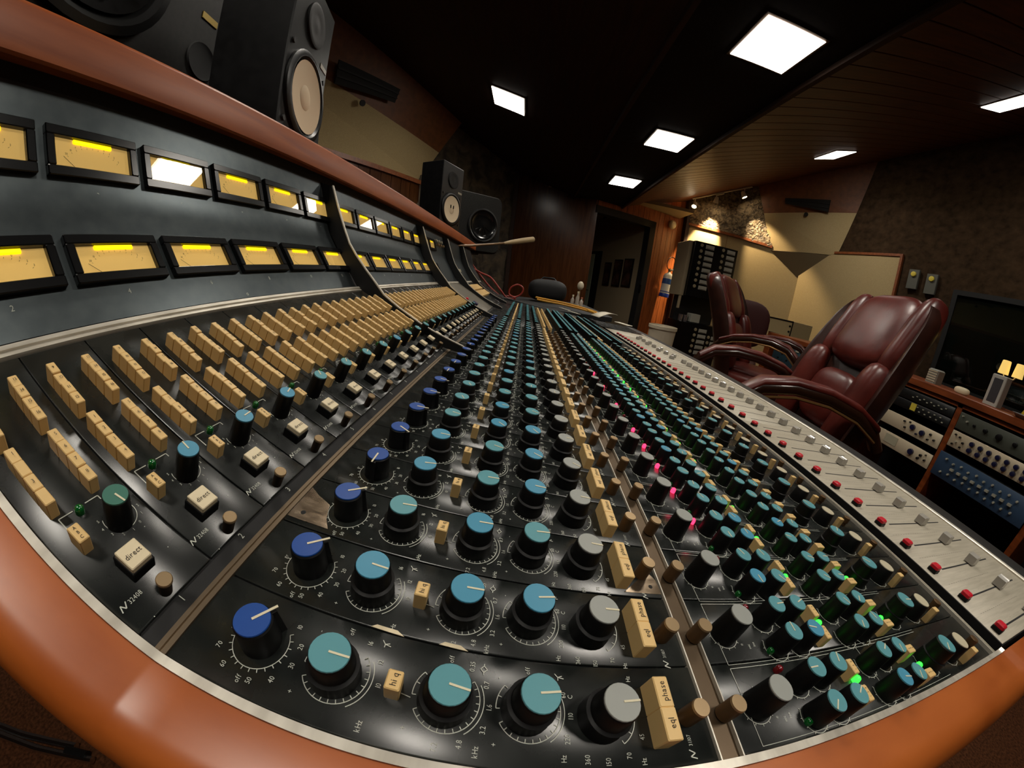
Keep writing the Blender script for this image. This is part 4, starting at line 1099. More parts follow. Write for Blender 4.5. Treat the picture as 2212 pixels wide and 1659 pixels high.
main_monitor('large charcoal main monitor with glossy horn behind the further white coned monitor', (-0.52,3.12,1.20), yaw_of(0.60,-0.80), 1, 'charcoal main monitors')
stand('main_monitor_stand', 'black stand under the glossy horn main monitor', -0.63, 3.27, 1.20)

# ================================================================ LEATHER CHAIRS
leather = mat('oxblood_leather', srgb(84,26,19), 0.36, spec=0.5, coat=0.1, coat_rough=0.3)
noise_color(leather, srgb(72,21,15), srgb(96,32,23), 9, 5, (1,1,1), 0.08, 0.3, bump_scale=0.012)
leather_dark = mat('dark_brown_leather', srgb(46,22,15), 0.36, spec=0.5, coat=0.1)
noise_color(leather_dark, srgb(38,18,12), srgb(56,27,19), 9, 5, (1,1,1), 0.08, 0.2, bump_scale=0.012)
arm_wood = mat('dark_arm_frame', srgb(44,24,14), 0.25, coat=0.4)
brass_trim = mat('worn_trim', srgb(150,112,66), 0.3, metal=0.6)
chair_black = mat('chair_black', srgb(16,15,15), 0.4)
def sell(t, e):
    return math.copysign(abs(math.cos(t))**e, math.cos(t)), math.copysign(abs(math.sin(t))**e, math.sin(t))
def pad(mb, M, a, b, c, e1=0.5, e2=0.6, nu=28, nv=14):
    """superellipsoid cushion with half sizes a,b,c"""
    rows = []
    for j in range(nv+1):
        v = -PI/2+PI*j/nv; cv, sv = sell(v, e1)
        row = []
        for i in range(nu):
            cu, su = sell(2*PI*i/nu, e2)
            row.append(tuple(M @ Vector((a*cv*cu, b*cv*su, c*sv))))
        rows.append(row)
    mb.grid(rows, closed=True); return mb
def back_curve(v):
    """centre line of the backrest in (x,z): leans back towards the top"""
    x = -0.20-0.10*v-0.17*v*v; z = 0.44+0.76*v
    return x, z
def make_chair(label, loc, rz, group, dz=0.0):
    t = thing('leather_armchair', label, 'chair', loc, (0,0,rz), group)
    # outer shell
    rows = []
    n = 36; N = 22
    for j in range(N+1):
        v = j/N; x, z = back_curve(v)
        w_ = 0.278+0.032*math.sin(PI*min(1, v*1.1)); th = 0.050+0.012*math.sin(PI*v)
        if v > 0.86:
            k = (v-0.86)/0.14; sh = math.sqrt(max(0.0, 1-k*k*0.90)); w_ *= (0.55+0.45*sh); th *= (0.35+0.65*sh)
        row = []
        for i in range(n):
            c_, s_ = sell(2*PI*i/n, 0.55)
            wing = 0.110*(abs(s_)**4)
            row.append((x+th*c_+wing, w_*s_, z+0.0*c_))
        rows.append(row)
    mb = MB(); mb.grid(rows, closed=True); mb.add(rows[0], [tuple(range(n-1,-1,-1))]); mb.add(rows[-1], [tuple(range(n))])
    build(mb, 'backrest', leather_dark, t, ang=70)
    def frame_at(v, off):
        x, z = back_curve(v); x2, z2 = back_curve(v+0.02); d = Vector((x2-x, 0, z2-z)).normalized(); nn = Vector((d.z, 0, -d.x))
        o = Vector((x,0,z))+nn*off
        return Matrix(((nn.x,0,d.x,o.x),(0,1,0,0),(nn.z,0,d.z,o.z),(0,0,0,1)))
    build(pad(MB(), frame_at(0.76, 0.055), 0.062, 0.195, 0.175, 0.55, 0.55), 'head_pillow', leather, t, ang=80)
    build(pad(MB(), frame_at(0.36, 0.058), 0.058, 0.150, 0.125, 0.6, 0.6), 'lumbar_pillow', leather, t, ang=80)
    for s_ in (-1, 1):
        M = frame_at(0.76, 0.045) @ Matrix.Translation((0.012,0.205*s_,0.0)) @ Matrix.Rotation(-0.25*s_,4,'Z')
        build(pad(MB(), M, 0.058, 0.048, 0.178, 0.6, 0.7, 20), 'head_bolster', leather, t, ang=80)
        M = frame_at(0.34, 0.055) @ Matrix.Translation((0.03,0.205*s_,0.0)) @ Matrix.Rotation(-0.35*s_,4,'Z')
        build(pad(MB(), M, 0.060, 0.062, 0.215, 0.6, 0.8, 20), 'side_bolster', leather, t, ang=80)
    build(pad(MB(), Matrix.Translation((0.04,0,0.455)), 0.275, 0.265, 0.072, 0.5, 0.5), 'seat', leather, t, ang=80)
    build(pad(MB(), Matrix.Translation((0.02,0,0.515)), 0.235, 0.215, 0.045, 0.6, 0.5), 'seat_cushion', leather, t, ang=80)
    build(MB().rbox(-0.20,0.22,-0.20,0.20,0.355,0.395,0.01), 'seat_plate', chair_black, t)
    for s_ in (-1, 1):
        path = []; rr2 = []
        P_ = [(-0.245,0.650),(-0.20,0.705),(-0.10,0.755),(0.03,0.785),(0.16,0.790),(0.27,0.770),(0.34,0.715),(0.345,0.650),(0.30,0.585),(0.22,0.535),(0.12,0.500)]
        mb = MB(); rows = []
        for k, (x, z) in enumerate(P_):
            a = P_[max(0,k-1)]; b = P_[min(len(P_)-1,k+1)]; d = Vector((b[0]-a[0],0,b[1]-a[1])).normalized(); nn = Vector((-d.z,0,d.x))
            hw, hh = (0.040,0.024) if 1 < k < 7 else (0.030,0.020)
            row = []
            for i in range(14):
                c_, q_ = sell(2*PI*i/14, 0.8)
                row.append(tuple(Vector((x, 0.315*s_, z))+nn*(hh*q_)+Vector((0,hw*c_,0))))
            rows.append(row)
        mb.grid(rows, closed=True); mb.add(rows[0], [tuple(range(13,-1,-1))]); mb.add(rows[-1], [tuple(range(14))])
        build(mb, 'armrest', arm_wood, t, ang=70)
        padm = MB(); rows = []
        for k, (x, z) in enumerate(P_[1:7]):
            row = []
            for i in range(12):
                c_, q_ = sell(2*PI*i/12, 0.8)
                row.append((x, 0.315*s_+0.037*c_, z+0.020+0.016*q_))
            rows.append(row)
        padm.grid(rows, closed=True); padm.add(rows[0], [tuple(range(11,-1,-1))]); padm.add(rows[-1], [tuple(range(12))])
        build(padm, 'arm_pad', leather, t, ang=70)
        build(MB().tube([(x*0.97, (0.315+0.036)*s_, z-0.024) for x, z in P_[1:8]], 0.005, 6), 'arm_trim', brass_trim, t)
    build(MB().lathe([(0.03,0.09),(0.03,0.36)], 16), 'gas_lift', chair_black, t)
    for k in range(5):
        a = 2*PI*k/5+0.3; d = Vector((math.cos(a), math.sin(a), 0))
        build(MB().tube([d*0.02+Vector((0,0,0.115)), d*0.16+Vector((0,0,0.100)), d*0.30+Vector((0,0,0.075))], [0.032,0.026,0.018], 8), 'base_leg', chair_black, t)
        c = d*0.30
        o = build(MB().lathe([(0.026,-0.022),(0.029,-0.016),(0.029,0.016),(0.026,0.022)], 14, axis='y'), 'caster', chair_black, t, (c.x,c.y,0.029), (0,0,a))
    for o in t.children:
        if dz and not o.name.startswith(('base_leg','caster')): o.location.z += dz if not o.name.startswith('gas_lift') else dz*0.5
    return t
make_chair('big oxblood leather armchair with head pillow beside the faders, nearest the camera', (1.165,1.05,0.0), PI-0.32, 'oxblood leather armchairs')
make_chair('oxblood leather armchair seen from its side in front of the tall black rack', (1.84,2.10,0.0), math.atan2(-0.80,0.60), 'oxblood leather armchairs', 0.05)
t = thing('task_chair', 'dark maroon task chair with a rounded back half hidden behind the second armchair', 'chair', (2.30,2.95,0.0), (0,0,0.9))
build(pad(MB(), Matrix.Translation((-0.20,0,0.90)) @ Matrix.Rotation(-0.12,4,'Y'), 0.035, 0.25, 0.23, 0.7, 0.6), 'backrest', mat('maroon_vinyl', srgb(62,22,20), 0.6), t, ang=80)
build(pad(MB(), Matrix.Translation((0.02,0,0.50)), 0.24, 0.24, 0.045, 0.5, 0.6), 'seat', bpy.data.materials['maroon_vinyl'], t, ang=80)
build(MB().tube([(-0.06,0,0.46),(-0.22,0,0.46),(-0.245,0,0.60),(-0.225,0,0.86)], 0.018, 8), 'back_bar', chair_black, t)
build(MB().lathe([(0.028,0.08),(0.028,0.47)], 14), 'gas_lift', chair_black, t)
for k in range(5):
    a = 2*PI*k/5; d = Vector((math.cos(a), math.sin(a), 0))
    build(MB().tube([d*0.02+Vector((0,0,0.10)), d*0.28+Vector((0,0,0.062))], [0.026,0.016], 8), 'base_leg', chair_black, t)
    build(MB().lathe([(0.022,-0.02),(0.027,-0.014),(0.027,0.014),(0.022,0.02)], 12, axis='y'), 'caster', chair_black, t, (d.x*0.28,d.y*0.28,0.027), (0,0,a))

# ================================================================ CREDENZA WITH RACK GEAR (right)
CX = 2.45
cr = thing('rack_credenza', 'long mahogany rack credenza behind the leather armchairs holding outboard gear', 'cabinet', (CX,0.0,0.0))
y0c, y1c = -0.60, 2.66
build(MB().rbox(-0.03,0.52,y0c,y1c,0.838,0.876,0.004), 'top', cabinet_wood, cr)
build(MB().rbox(-0.012,0.0,y0c,y1c,0.812,0.834,0.002), 'front_rail', cabinet_wood, cr)
build(MB().box(0.47,0.50,y0c,y1c,0.0,0.838), 'back_panel', black_matte, cr, smooth=False)
build(MB().box(0.0,0.47,y0c,y1c,0.0,0.10), 'plinth', cabinet_wood, cr, smooth=False)
for yp in (2.64, 2.115, 1.50, 0.915, 0.355, -0.22):
    build(MB().rbox(-0.012,0.47,yp-0.016,yp+0.016,0.10,0.838,0.002), 'upright', cabinet_wood, cr)
build(MB().box(0.06,0.47,y0c,y1c,0.10,0.12), 'floor_board', black_matte, cr, smooth=False)
face = {'ivory': mat('ivory_face', srgb(222,206,176), 0.4, metal=0.2), 'blue': mat('slate_blue_face', srgb(52,76,104), 0.45), 'grey': mat('grey_green_face', srgb(78,82,72), 0.5), 'black': mat('black_face', srgb(22,24,24), 0.4), 'teal': mat('teal_face', srgb(34,62,74), 0.5)}
navy = mat('navy_knob', srgb(24,26,60), 0.35); bk = mat('black_knob', srgb(14,14,15), 0.35); sw = mat('pale_switch', srgb(206,204,184), 0.35, metal=0.4)
yel = mat('yellow_label', srgb(216,196,70), 0.5); vu = mat('small_meter', srgb(176,170,146), 0.4)
def knob_m(r, h, m, nm): return MB().lathe([(r,0),(r*0.92,h),(r*0.8,h*1.05)], 16, axis='x').mesh(nm, [m], ang=35)
def unit(name, label, ya, yb, za, zb, f_, items, cat='rack unit', dep=0.30, proud=0.012):
    """rack unit: y runs from ya (left as seen) down to yb; items use u 0..1 left to right, v 0..1 bottom to top"""
    t = thing(name, label, cat, (CX-proud,yb,za))
    W_, H_ = ya-yb, zb-za
    build(MB().box(0.004,dep,0.01,W_-0.01,0.003,H_-0.003), 'chassis', black_matte, t, smooth=False)
    build(MB().rbox(0,W_,0,H_,0,0.004,0.001).xf(Matrix(((0,0,-1,0.004),(1,0,0,0),(0,1,0,0),(0,0,0,1)))), 'faceplate', face[f_], t)
    for it in items:
        kind, u, v, r, m = it[:5]
        yy, zz = W_*(1-u), H_*v
        if kind == 'k':
            build(MB().lathe([(-0.0,0.0)]*0+[(r,0.0),(r*0.92,-0.016),(r*0.75,-0.017)], 16, axis='x'), 'rotary_knob', m, t, (0,yy,zz))
        elif kind == 'b':
            build(MB().box(-it[5] if len(it) > 5 else -0.006,0,-r,r,-r*0.6,r*0.6), 'switch', m, t, (0,yy,zz), smooth=False)
        elif kind == 'w':
            build(MB().box(-0.003,0,-r,r,-it[5],it[5]), 'meter_window', m, t, (0,yy,zz), smooth=False)
    return t
wl = [('k',0.10,0.75,0.006,bk),('k',0.16,0.35,0.006,bk),('k',0.34,0.60,0.017,navy),('k',0.60,0.52,0.017,navy),('k',0.48,0.28,0.006,navy),('k',0.80,0.70,0.007,bk),('k',0.78,0.30,0.006,bk),('k',0.92,0.45,0.006,bk),('k',0.24,0.85,0.005,bk)]
unit('preamp_unit', 'ivory rack unit with two navy knobs above the one with a small meter', 1.41,0.935,0.547,0.633,'ivory',[('k',u*0.55+0.42,v,r,m) for _,u,v,r,m in wl])
unit('compressor_unit', 'ivory rack unit with a small meter window and one navy knob', 1.41,0.935,0.418,0.506,'ivory',[('w',0.40,0.55,0.045,vu,0.028),('k',0.72,0.50,0.019,navy),('k',0.86,0.62,0.008,bk),('k',0.84,0.35,0.008,bk),('k',0.93,0.45,0.006,bk),('k',0.92,0.8,0.004,bk)])
unit('effects_unit', 'black rack unit with yellow label and rows of tiny switches beside the armchair', 1.41,0.935,0.680,0.735,'black',[('w',0.50,0.55,0.018,yel,0.022)]+[('b',0.56+0.04*k,0.70-0.4*(k%2),0.005,sw) for k in range(10)])
unit('patch_unit', 'black rack unit with dotted switch rows directly under the credenza rail', 1.41,0.935,0.742,0.800,'black',[('b',0.45+0.05*k,0.4+0.2*(k%2),0.005,sw) for k in range(10)])
unit('filter_unit', 'grey green rack unit with a row of black knobs at the frame edge', 0.897,0.373,0.702,0.795,'grey',[('k',0.04,0.8,0.004,sw),('k',0.10,0.6,0.006,sw),('k',0.18,0.55,0.007,bk),('k',0.30,0.55,0.012,bk),('k',0.44,0.55,0.017,bk),('k',0.60,0.55,0.012,bk),('k',0.76,0.55,0.020,bk),('k',0.92,0.55,0.013,bk)])
kk = [('k',0.24+0.092*c,0.68-0.40*r_,0.0135,navy) for c in range(8) for r_ in (0,1)]
unit('equalizer_unit', 'ivory rack unit with two rows of navy knobs at the frame edge', 0.897,0.373,0.599,0.690,'ivory',kk+[('k',0.05,0.8,0.005,bk),('k',0.10,0.75,0.005,bk),('k',0.08,0.4,0.005,sw),('k',0.15,0.5,0.006,bk),('k',0.05,0.2,0.005,bk),('k',0.14,0.2,0.005,bk)])
bl = [('k',0.10+0.085*c,0.80-0.06*(c%2),0.0062,sw) for c in range(10)]+[('k',0.10+0.085*c,0.24+0.05*(c%2),0.0062,sw) for c in range(10)]+[('b',0.20+0.078*c,0.52,0.010,sw,0.018) for c in range(9)]
unit('graphic_equalizer_unit', 'slate blue rack unit with many pale slider knobs at the frame edge', 0.902,0.373,0.420,0.560,'blue',bl,proud=0.03)
unit('delay_unit', 'teal rack unit with small switches behind the second leather armchair', 2.56,2.14,0.60,0.80,'teal',[('b',0.2+0.09*k,0.35+0.22*(k%3),0.008,bk) for k in range(8)]+[('b',0.2,0.9,0.02,sw),('b',0.7,0.9,0.02,sw)])
unit('reverb_unit', 'dark teal rack unit between the two leather armchairs', 2.08,1.53,0.56,0.80,'teal',[('b',0.15+0.1*k,0.35+0.2*(k%3),0.009,sw) for k in range(8)])
for k in range(5):
    t = tag(build(MB().rbox(-0.02,0.02,-0.05,0.05,0,0.05,0.004), 'label_strip', yel, None, (2.36,1.30-0.36*k,0.0)), 'yellow strip box on the carpet before the credenza', 'strip', 'yellow strips by the credenza') if False else None
# things standing on the credenza
t = thing('white_box', 'tall pale grey speaker box standing upright on the credenza top', 'box', (2.60,0.825,0.876))
build(MB().rbox(-0.03,0.06,-0.040,0.040,0,0.17,0.004), 'shell', mat('pale_grey_box', srgb(190,186,176), 0.5), t)
build(MB().rbox(-0.033,-0.028,-0.024,0.024,0.02,0.15,0.001), 'grille', mat('grille_grey', srgb(60,58,62), 0.6), t)
lampm = mat('amber_bulb', srgb(255,214,110), 0.4, emit=(1.0,0.66,0.18,1), estr=0.7)
t = thing('table_lamp', 'small lamp with two amber glowing shades behind the pale grey box', 'lamp', (2.76,0.845,0.876))
build(MB().lathe([(0.05,0),(0.05,0.01),(0.008,0.02),(0.008,0.16)], 16), 'stem', MATS['chrome'], t)
for dy in (-0.045, 0.035):
    build(MB().tube([(0,0,0.15),(0,dy*0.7,0.17),(0,dy,0.19)], 0.005, 6), 'arm', MATS['chrome'], t)
    build(MB().lathe([(0.030,0.0),(0.024,0.075),(0.020,0.078)], 16), 'lamp_shade', lampm, t, (0,dy,0.185))
t = thing('desk_radio', 'small pale ribbed grey device on the credenza next to the armchair back', 'device', (2.62,1.20,0.876))
build(MB().rbox(-0.05,0.05,-0.035,0.035,0,0.09,0.008), 'body', mat('ribbed_grey', srgb(150,148,138), 0.5), t)
for k in range(5): build(MB().box(-0.054,-0.05,-0.03,0.03,0.012+0.015*k,0.019+0.015*k), 'rib', white_cap, t, smooth=False)
t = tag(build(pad(MB(), Matrix.Identity(4), 0.03, 0.045, 0.022, 0.7, 0.8, 16, 8), 'crumpled_paper', cream_light, None, (2.55,0.985,0.895), ang=80), 'crumpled cream paper lying on the credenza top', 'paper')
t = tag(build(MB().lathe([(0.0,0.0),(0.024,0.003),(0.034,0.02),(0.026,0.045),(0.0,0.05)], 16, cap0=False, cap1=False), 'lemon', mat('lemon', srgb(228,206,60), 0.4), None, (2.60,0.63,0.877), ang=60), 'yellow lemon like ball on the credenza at the frame edge', 'ball')
t = tag(build(MB().lathe([(0.0,0.002),(0.05,0.0),(0.075,0.018),(0.078,0.020),(0.05,0.006),(0.0,0.006)], 28, cap0=False, cap1=False), 'glass_dish', mat('dish_glass', srgb(150,150,150), 0.08, spec=0.8), None, (2.49,0.60,0.876), ang=60), 'shallow grey dish on the credenza corner at the frame edge', 'dish')
t = thing('equipment_case', 'black equipment box leaning on the cream corner left of the big armchair', 'box', (2.95,2.24,0.876))
build(MB().rbox(-0.12,0.12,-0.10,0.10,0,0.13,0.006), 'lower_case', bk, t); build(MB().rbox(-0.11,0.10,-0.09,0.09,0.134,0.24,0.006), 'upper_case', face['teal'], t)
t = thing('wall_clock', 'white round dial on a post peeping out behind the near armchair headrest', 'dial', (3.60,2.80,1.255), (0,0,0))
build(MB().lathe([(0.06,0),(0.062,-0.02),(0.05,-0.03)], 24, axis='x'), 'case', cream_light, t)
build(MB().box(0.0,0.03,-0.012,0.012,-1.255,-0.02), 'post', white_metal, t, smooth=False)

# ================================================================ FAR CORNER: RACK, CUPBOARD, EXTINGUISHER, BIN
rk = thing('amplifier_rack', 'tall black rack with two columns of grey module tiles below the bright rock wall', 'rack', (2.44,4.60,0.0))
W_ = 0.75
build(MB().rbox(0,W_,0.0,0.42,1.10,1.925,0.004), 'upper_case', black_gloss, rk)
build(MB().rbox(0,W_,0.0,0.42,0.0,0.70,0.004), 'lower_case', black_gloss, rk)
build(MB().box(0.02,W_-0.02,0.30,0.42,0.70,1.10), 'shelf_back', black_matte, rk, smooth=False)
tile = mat('grey_module', srgb(158,156,144), 0.45); meterd = mat('module_dial', srgb(150,138,110), 0.4)
tile_me = MB().rbox(-0.072,0.072,-0.030,0.030,0,0.008,0.003).xf(Matrix(((1,0,0,0),(0,0,-1,0),(0,1,0,0),(0,0,0,1)))).mesh('tile_mesh', [tile], ang=25)
slot2 = MB().box(-0.055,0.055,-0.0095,-0.008,-0.024,-0.019).mesh('tile_slot_mesh', [black_matte], smooth=False)
dial2 = MB().lathe([(0.026,0),(0.024,0.008),(0.0,0.010)], 14, cap1=False).xf(Matrix.Rotation(PI/2,4,'X')).mesh('module_dial_mesh', [meterd], ang=50)
for r_ in range(8):
    z = 1.865-0.088*r_
    for cx, kx in ((0.255,0.115),(0.630,0.490)):
        o = link('module', tile_me, rk, (cx,-0.001,z)); link('module_slot', slot2, o)
        link('module_dial', dial2, rk, (kx,-0.001,z+0.01))
for r_ in range(5):
    z = 0.60-0.088*r_
    for cx, kx in ((0.43,0.30),(0.68,0.56)):
        if cx > 0.6 and r_ < 1: continue
        o = link('module', tile_me, rk, (cx,-0.001,z)); link('module_slot', slot2, o)
        link('module_dial', dial2, rk, (kx,-0.001,z+0.01))
cup_m = mat('steel_cup', srgb(190,184,186), 0.25, metal=0.9)
for x, lab in ((2.50,'steel cup on the rack shelf next to the cedar wall'),(2.585,'steel cup on the rack shelf beside the grey box')):
    tag(build(MB().lathe([(0.032,0),(0.036,0.10),(0.033,0.10),(0.030,0.01)], 20, cap1=False), 'steel_cup', cup_m, None, (x,4.72,0.701)), lab, 'cup', 'steel cups on the rack')
t = thing('grey_module_box', 'grey box with feet standing in the rack shelf gap', 'box', (2.72,4.72,0.701))
build(MB().rbox(-0.08,0.08,-0.08,0.08,0.012,0.14,0.006), 'shell', tile, t)
for sx in (-1,1): build(MB().box(0.06*sx-0.01,0.06*sx+0.01,-0.07,0.07,0,0.012), 'foot', black_matte, t, smooth=False)
t = thing('wall_cupboard', 'narrow beige cupboard side hanging between cedar planks and tall black rack', 'cupboard', (2.375,4.66,1.09))
build(MB().rbox(0,0.062,0,0.40,0,0.83,0.004), 'body', corridor_paint, t); build(MB().rbox(0.01,0.04,0.005,0.05,-0.20,0,0.003), 'conduit', corridor_paint, t)
ex = thing('fire_extinguisher', 'white and blue banded extinguisher hanging on the cedar plank wall', 'extinguisher', (2.45,5.40,1.02), (0.0,0.06,0.38))
bm1, bm2, bm3 = mat('ext_white', srgb(224,220,208), 0.35), mat('ext_blue', srgb(52,88,150), 0.4), mat('ext_navy', srgb(36,60,150), 0.4)
build(MB().lathe([(0.080,0.055),(0.085,0.06),(0.085,0.36),(0.070,0.40),(0.030,0.425),(0.022,0.44)], 28), 'cylinder', bm1, ex)
build(MB().lathe([(0.0862,0.0),(0.0865,0.005),(0.0865,0.060),(0.0858,0.062)], 28), 'base_band', bm3, ex)
build(MB().lathe([(0.0860,0.225),(0.0862,0.23),(0.0862,0.315),(0.0858,0.318)], 28), 'blue_band', bm2, ex)
build(MB().lathe([(0.0860,0.085),(0.0862,0.087),(0.0862,0.097),(0.0858,0.099)], 28), 'stripe', bm3, ex)
build(MB().lathe([(0.022,0.44),(0.026,0.47),(0.018,0.50)], 16), 'valve', brass, ex)
build(MB().tube([(0.0,0,0.48),(0.06,0,0.50),(0.13,0,0.49)], 0.010, 8), 'lever', MATS['chrome'], ex)
build(MB().slab([(0.02,-0.08,0.36),(0.095,-0.06,0.33),(0.095,-0.05,0.42),(0.03,-0.06,0.44)], (0,0.01,0)), 'inspection_tag', mat('pink_tag', srgb(226,150,130), 0.6), ex, smooth=False)
build(MB().tube([(0.0+0.11*math.cos(a*PI/10)-0.01,-0.02,0.58+0.115*math.sin(a*PI/10)) for a in range(20)], 0.007, 6, closed=True), 'hose', chair_black, ex)
t = thing('smoke_detector', 'round white smoke detector on the cedar planks above the extinguisher', 'detector', (2.43,5.545,2.29), (0,0,math.atan2(dn.y, dn.x)))
build(MB().lathe([(0.075,0.0),(0.078,-0.015),(0.070,-0.040),(0.045,-0.055),(0.0,-0.058)], 28, axis='x', cap1=False), 'housing', cream_light, t, ang=50)
build(MB().lathe([(0.004,0),(0.004,-0.004)], 8, (-0.055,0.02,0.01), axis='x'), 'indicator', bk, t)
t = thing('waste_bin', 'white plastic bin behind the fader end of the console', 'bin', (1.86,3.90,0.0))
build(MB().lathe([(0.145,0.0),(0.155,0.01),(0.175,0.60),(0.186,0.605),(0.186,0.645),(0.176,0.648),(0.168,0.60),(0.148,0.015),(0.0,0.012)], 36, cap1=False), 'bucket', mat('bin_white', srgb(198,186,162), 0.5), t, ang=40)
for k, (p, lab) in enumerate((((4.356,2.58,1.86),'grey wall box with yellow dial on the cork wall, closer to the cream panel'),((4.384,2.37,1.83),'grey wall box with yellow dial on the cork wall, closer to the window'))):
    t = thing('wall_control', lab, 'wall box', (p[0]-0.002,p[1],p[2]-0.12), (0,0,math.atan2(wn.y,wn.x)), 'grey wall boxes')
    build(MB().rbox(-0.04,0.0,-0.062,0.062,0,0.22,0.004), 'plate', mat('grey_steel', srgb(92,92,84), 0.5, metal=0.3) if k == 0 else bpy.data.materials['grey_steel'], t)
    build(MB().lathe([(0.030,-0.04),(0.028,-0.058),(0.02,-0.06)], 20, axis='x'), 'dial', yel, t, (0,0,0.165))
t = thing('side_shelf_unit', 'pale rack box with two black screws behind the maroon task chair', 'rack unit', (2.95,3.12,0.86))
build(MB().rbox(0.0,0.30,-0.20,0.20,0,0.17,0.003), 'case', fabric, t); build(MB().box(-0.006,0,-0.2,0.2,0.155,0.17), 'edge', bk, t, smooth=False); build(MB().box(-0.006,0,-0.2,-0.188,0.0,0.155), 'edge', bk, t, smooth=False)
for z in (0.05,0.11): build(MB().lathe([(0.012,0.0),(0.011,-0.012)], 10, (0,-0.165,z), axis='x'), 'knob', bk, t)
build(MB().rbox(0.02,0.28,-0.18,0.18,-0.86,0.0,0.003), 'cabinet', cabinet_wood, t)

# ================================================================ FAR END OF THE DESK
t = thing('gooseneck_lamp', 'beige tipped gooseneck desk lamp reaching out over the console bridge', 'lamp', (-0.336,1.30,1.087))
o = Vector((-0.336,1.30,1.087))
P_ = [Vector(p)-o for p in ((-0.336,1.30,1.087),(-0.26,1.46,1.108),(-0.18,1.60,1.136),(-0.12,1.67,1.155))]
build(MB().tube([(0.02,-0.03,-0.05)]+P_, 0.0055, 8), 'gooseneck', mat('bronze_neck', srgb(112,84,52), 0.4, metal=0.5), t)
Q_ = [Vector(p)-o for p in ((-0.12,1.67,1.155),(-0.08,1.715,1.170),(-0.01,1.785,1.195),(0.030,1.825,1.209))]
build(MB().tube(Q_, [0.006,0.012,0.015,0.015], 12), 'lamp_hood', mat('hood_beige', srgb(176,152,112), 0.5), t)
cab_red, cab_yel, cab_dark = mat('red_cable', srgb(150,50,36), 0.5), mat('yellow_cable', srgb(206,150,40), 0.5), mat('dark_cable', srgb(36,24,22), 0.5)
def cable(name, pts, r, m, label):
    V = [Vector(p) for p in pts]; out = []
    for i in range(len(V)-1):
        p0, p1, p2, p3 = V[max(0,i-1)], V[i], V[i+1], V[min(len(V)-1,i+2)]
        for k in range(6):
            u = k/6; out.append(0.5*((2*p1)+(-p0+p2)*u+(2*p0-5*p1+4*p2-p3)*u*u+(-p0+3*p1-3*p2+p3)*u**3))
    out.append(V[-1])
    tag(build(MB().tube(out, r, 6), name, m), label, 'cable')
cable('patch_cable', [(-0.30,1.70,1.02),(-0.236,1.75,0.991),(-0.181,1.75,0.971),(-0.123,1.75,0.912),(-0.079,1.76,0.868),(-0.03,1.74,0.872)], 0.0055, cab_red, 'red patch cable curving down over the far end of the desk')
cable('cable_loop', [(-0.079,1.68,0.885),(-0.030,1.68,0.885),(0.00,1.68,0.905),(0.005,1.68,0.935),(-0.025,1.68,0.950),(-0.06,1.68,0.930),(-0.065,1.68,0.895),(-0.03,1.67,0.880)], 0.0045, cab_red, 'upright red cable loop at the far end of the desk')
cable('instrument_cable', [(0.10,1.98,0.868),(0.157,1.98,0.862),(0.26,1.93,0.858),(0.36,1.80,0.852),(0.40,1.66,0.852),(0.385,1.58,0.858),(0.36,1.62,0.864)], 0.006, cab_yel, 'yellow cable trailing across the black desk corner')
cable('instrument_cable', [(0.09,1.99,0.880),(0.16,1.995,0.874),(0.27,1.95,0.868),(0.37,1.81,0.860),(0.415,1.67,0.856),(0.395,1.56,0.856)], 0.006, cab_yel, 'second yellow cable running beside the trailing one on the desk corner')
cable('bridge_cable', [(-0.36,1.64,1.08),(-0.33,1.72,1.00),(-0.29,1.74,0.93),(-0.25,1.72,0.90)], 0.006, cab_dark, 'dark cable hanging off the end of the meter bridge')
cable('bridge_cable', [(-0.33,1.66,1.10),(-0.29,1.76,1.03),(-0.20,1.80,0.93),(-0.13,1.77,0.88)], 0.005, cab_red, 'thin red cable hanging beside the dark one at the bridge end')
t = thing('side_desk', 'low black side desk standing off the far end of the console', 'desk', (0.25,2.25,0.0))
build(MB().rbox(-0.55,0.30,-0.45,0.55,0.80,0.83,0.004), 'desk_top', black_matte, t)
for sx, sy in ((-0.5,-0.4),(0.25,-0.4),(-0.5,0.5),(0.25,0.5)): build(MB().box(sx-0.02,sx+0.02,sy-0.02,sy+0.02,0,0.80), 'leg', black_matte, t, smooth=False)
t = thing('black_bag', 'rounded black gear bag slumped beyond the far end of the console', 'bag', (0.19,2.45,0.832))
build(pad(MB(), Matrix.Translation((0,0,0.086)), 0.15, 0.11, 0.085, 0.7, 0.6), 'bag_body', black_matte, t, ang=80)
build(MB().tube([(-0.07,0,0.155),(-0.04,0,0.182),(0.04,0,0.182),(0.07,0,0.155)], 0.007, 6), 'bag_handle', black_plastic, t)
t = thing('ball_microphone', 'microphone stand with a pale round pop ball before the corridor door', 'microphone', (0.425,2.34,0.83))
build(MB().lathe([(0.035,0),(0.035,0.012),(0.006,0.018),(0.006,0.13)], 14), 'stem', brass, t)
build(MB().lathe([(0.0,0.125),(0.017,0.130),(0.0245,0.150),(0.022,0.172),(0.010,0.186),(0.0,0.188)], 20, cap0=False, cap1=False), 'pop_ball', mat('foam_white', srgb(208,196,170), 0.8), t, ang=80)
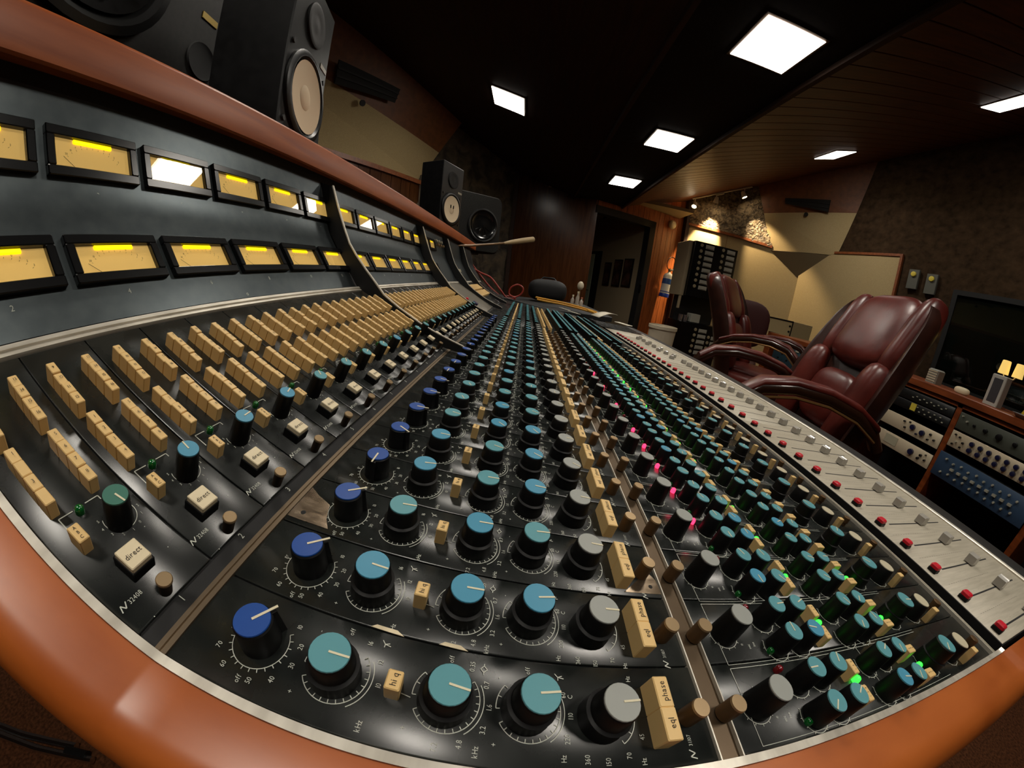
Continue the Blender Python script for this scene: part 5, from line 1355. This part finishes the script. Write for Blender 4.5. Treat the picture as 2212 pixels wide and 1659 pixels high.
glassm = mat('bottle_glass', srgb(176,164,150), 0.1, spec=0.8); capr = mat('bottle_cap', srgb(190,110,80), 0.5)
for x, y, h_, lab in ((0.375,2.30,0.085,'short clear bottle with a pale cap left of the pop ball microphone'),(0.405,2.27,0.115,'taller clear bottle in front of the pop ball microphone'),(0.440,2.29,0.075,'small bottle with orange cap right of the taller clear bottle')):
    t = thing('small_bottle', lab, 'bottle', (x,y,0.83), group='little bottles on the side desk')
    build(MB().lathe([(0.014,0),(0.014,h_*0.6),(0.006,h_*0.75),(0.006,h_*0.86)], 14), 'bottle_body', glassm, t); build(MB().lathe([(0.007,h_*0.86),(0.007,h_)], 12), 'bottle_cap', capr if h_ < 0.08 else cream_light, t)
paper = mat('white_paper', srgb(208,200,180), 0.7)
mb = MB(); rows = []
for i in range(7):
    u = i/6; rows.append([(0.330+0.155*u-0.02*k, 1.235+0.26*u+0.07*k, 0.868+0.010*math.sin(u*PI)) for k in (0,1)])
o = build(mb.grid(rows), 'paper_sheet', paper, None, ang=80); so = o.modifiers.new('thick', 'SOLIDIFY'); so.thickness = 0.001
tag(o, 'curled white paper sheet on the black desk corner by the yellow cable', 'paper')
for (x, y, lab) in ((0.41,1.16,'thin white paper strip on the fader end of the desk'),(0.22,1.50,'white label card lying on the far desk modules'),(0.245,1.36,'cream label card nearer the faders on the far modules')):
    o = tag(build(MB().rbox(-0.012,0.012,-0.045,0.045,0,0.002,0.0005), 'label_card', paper, None, (x,y,0.864 if x < 0.3 else 0.862), (0,TILT if x < 0.3 else 0,0.3)), lab, 'card', 'white cards on the desk')
# chrome stand and floor things at the camera's side
t = thing('chrome_stand', 'chrome tube stand on the brown carpet under the desk end', 'stand', (-1.02,-0.17,0.0))
for dx in (-0.035, 0.03):
    build(MB().tube([(dx+0.16,0.02,0.012),(dx,-0.04,0.012),(dx-0.2,-0.10,0.012)], 0.009, 8), 'rail', MATS['chrome'], t)
build(MB().tube([(0.11,0.0,0.012),(0.17,0.02,0.012)], 0.012, 8), 'joint', chair_black, t)
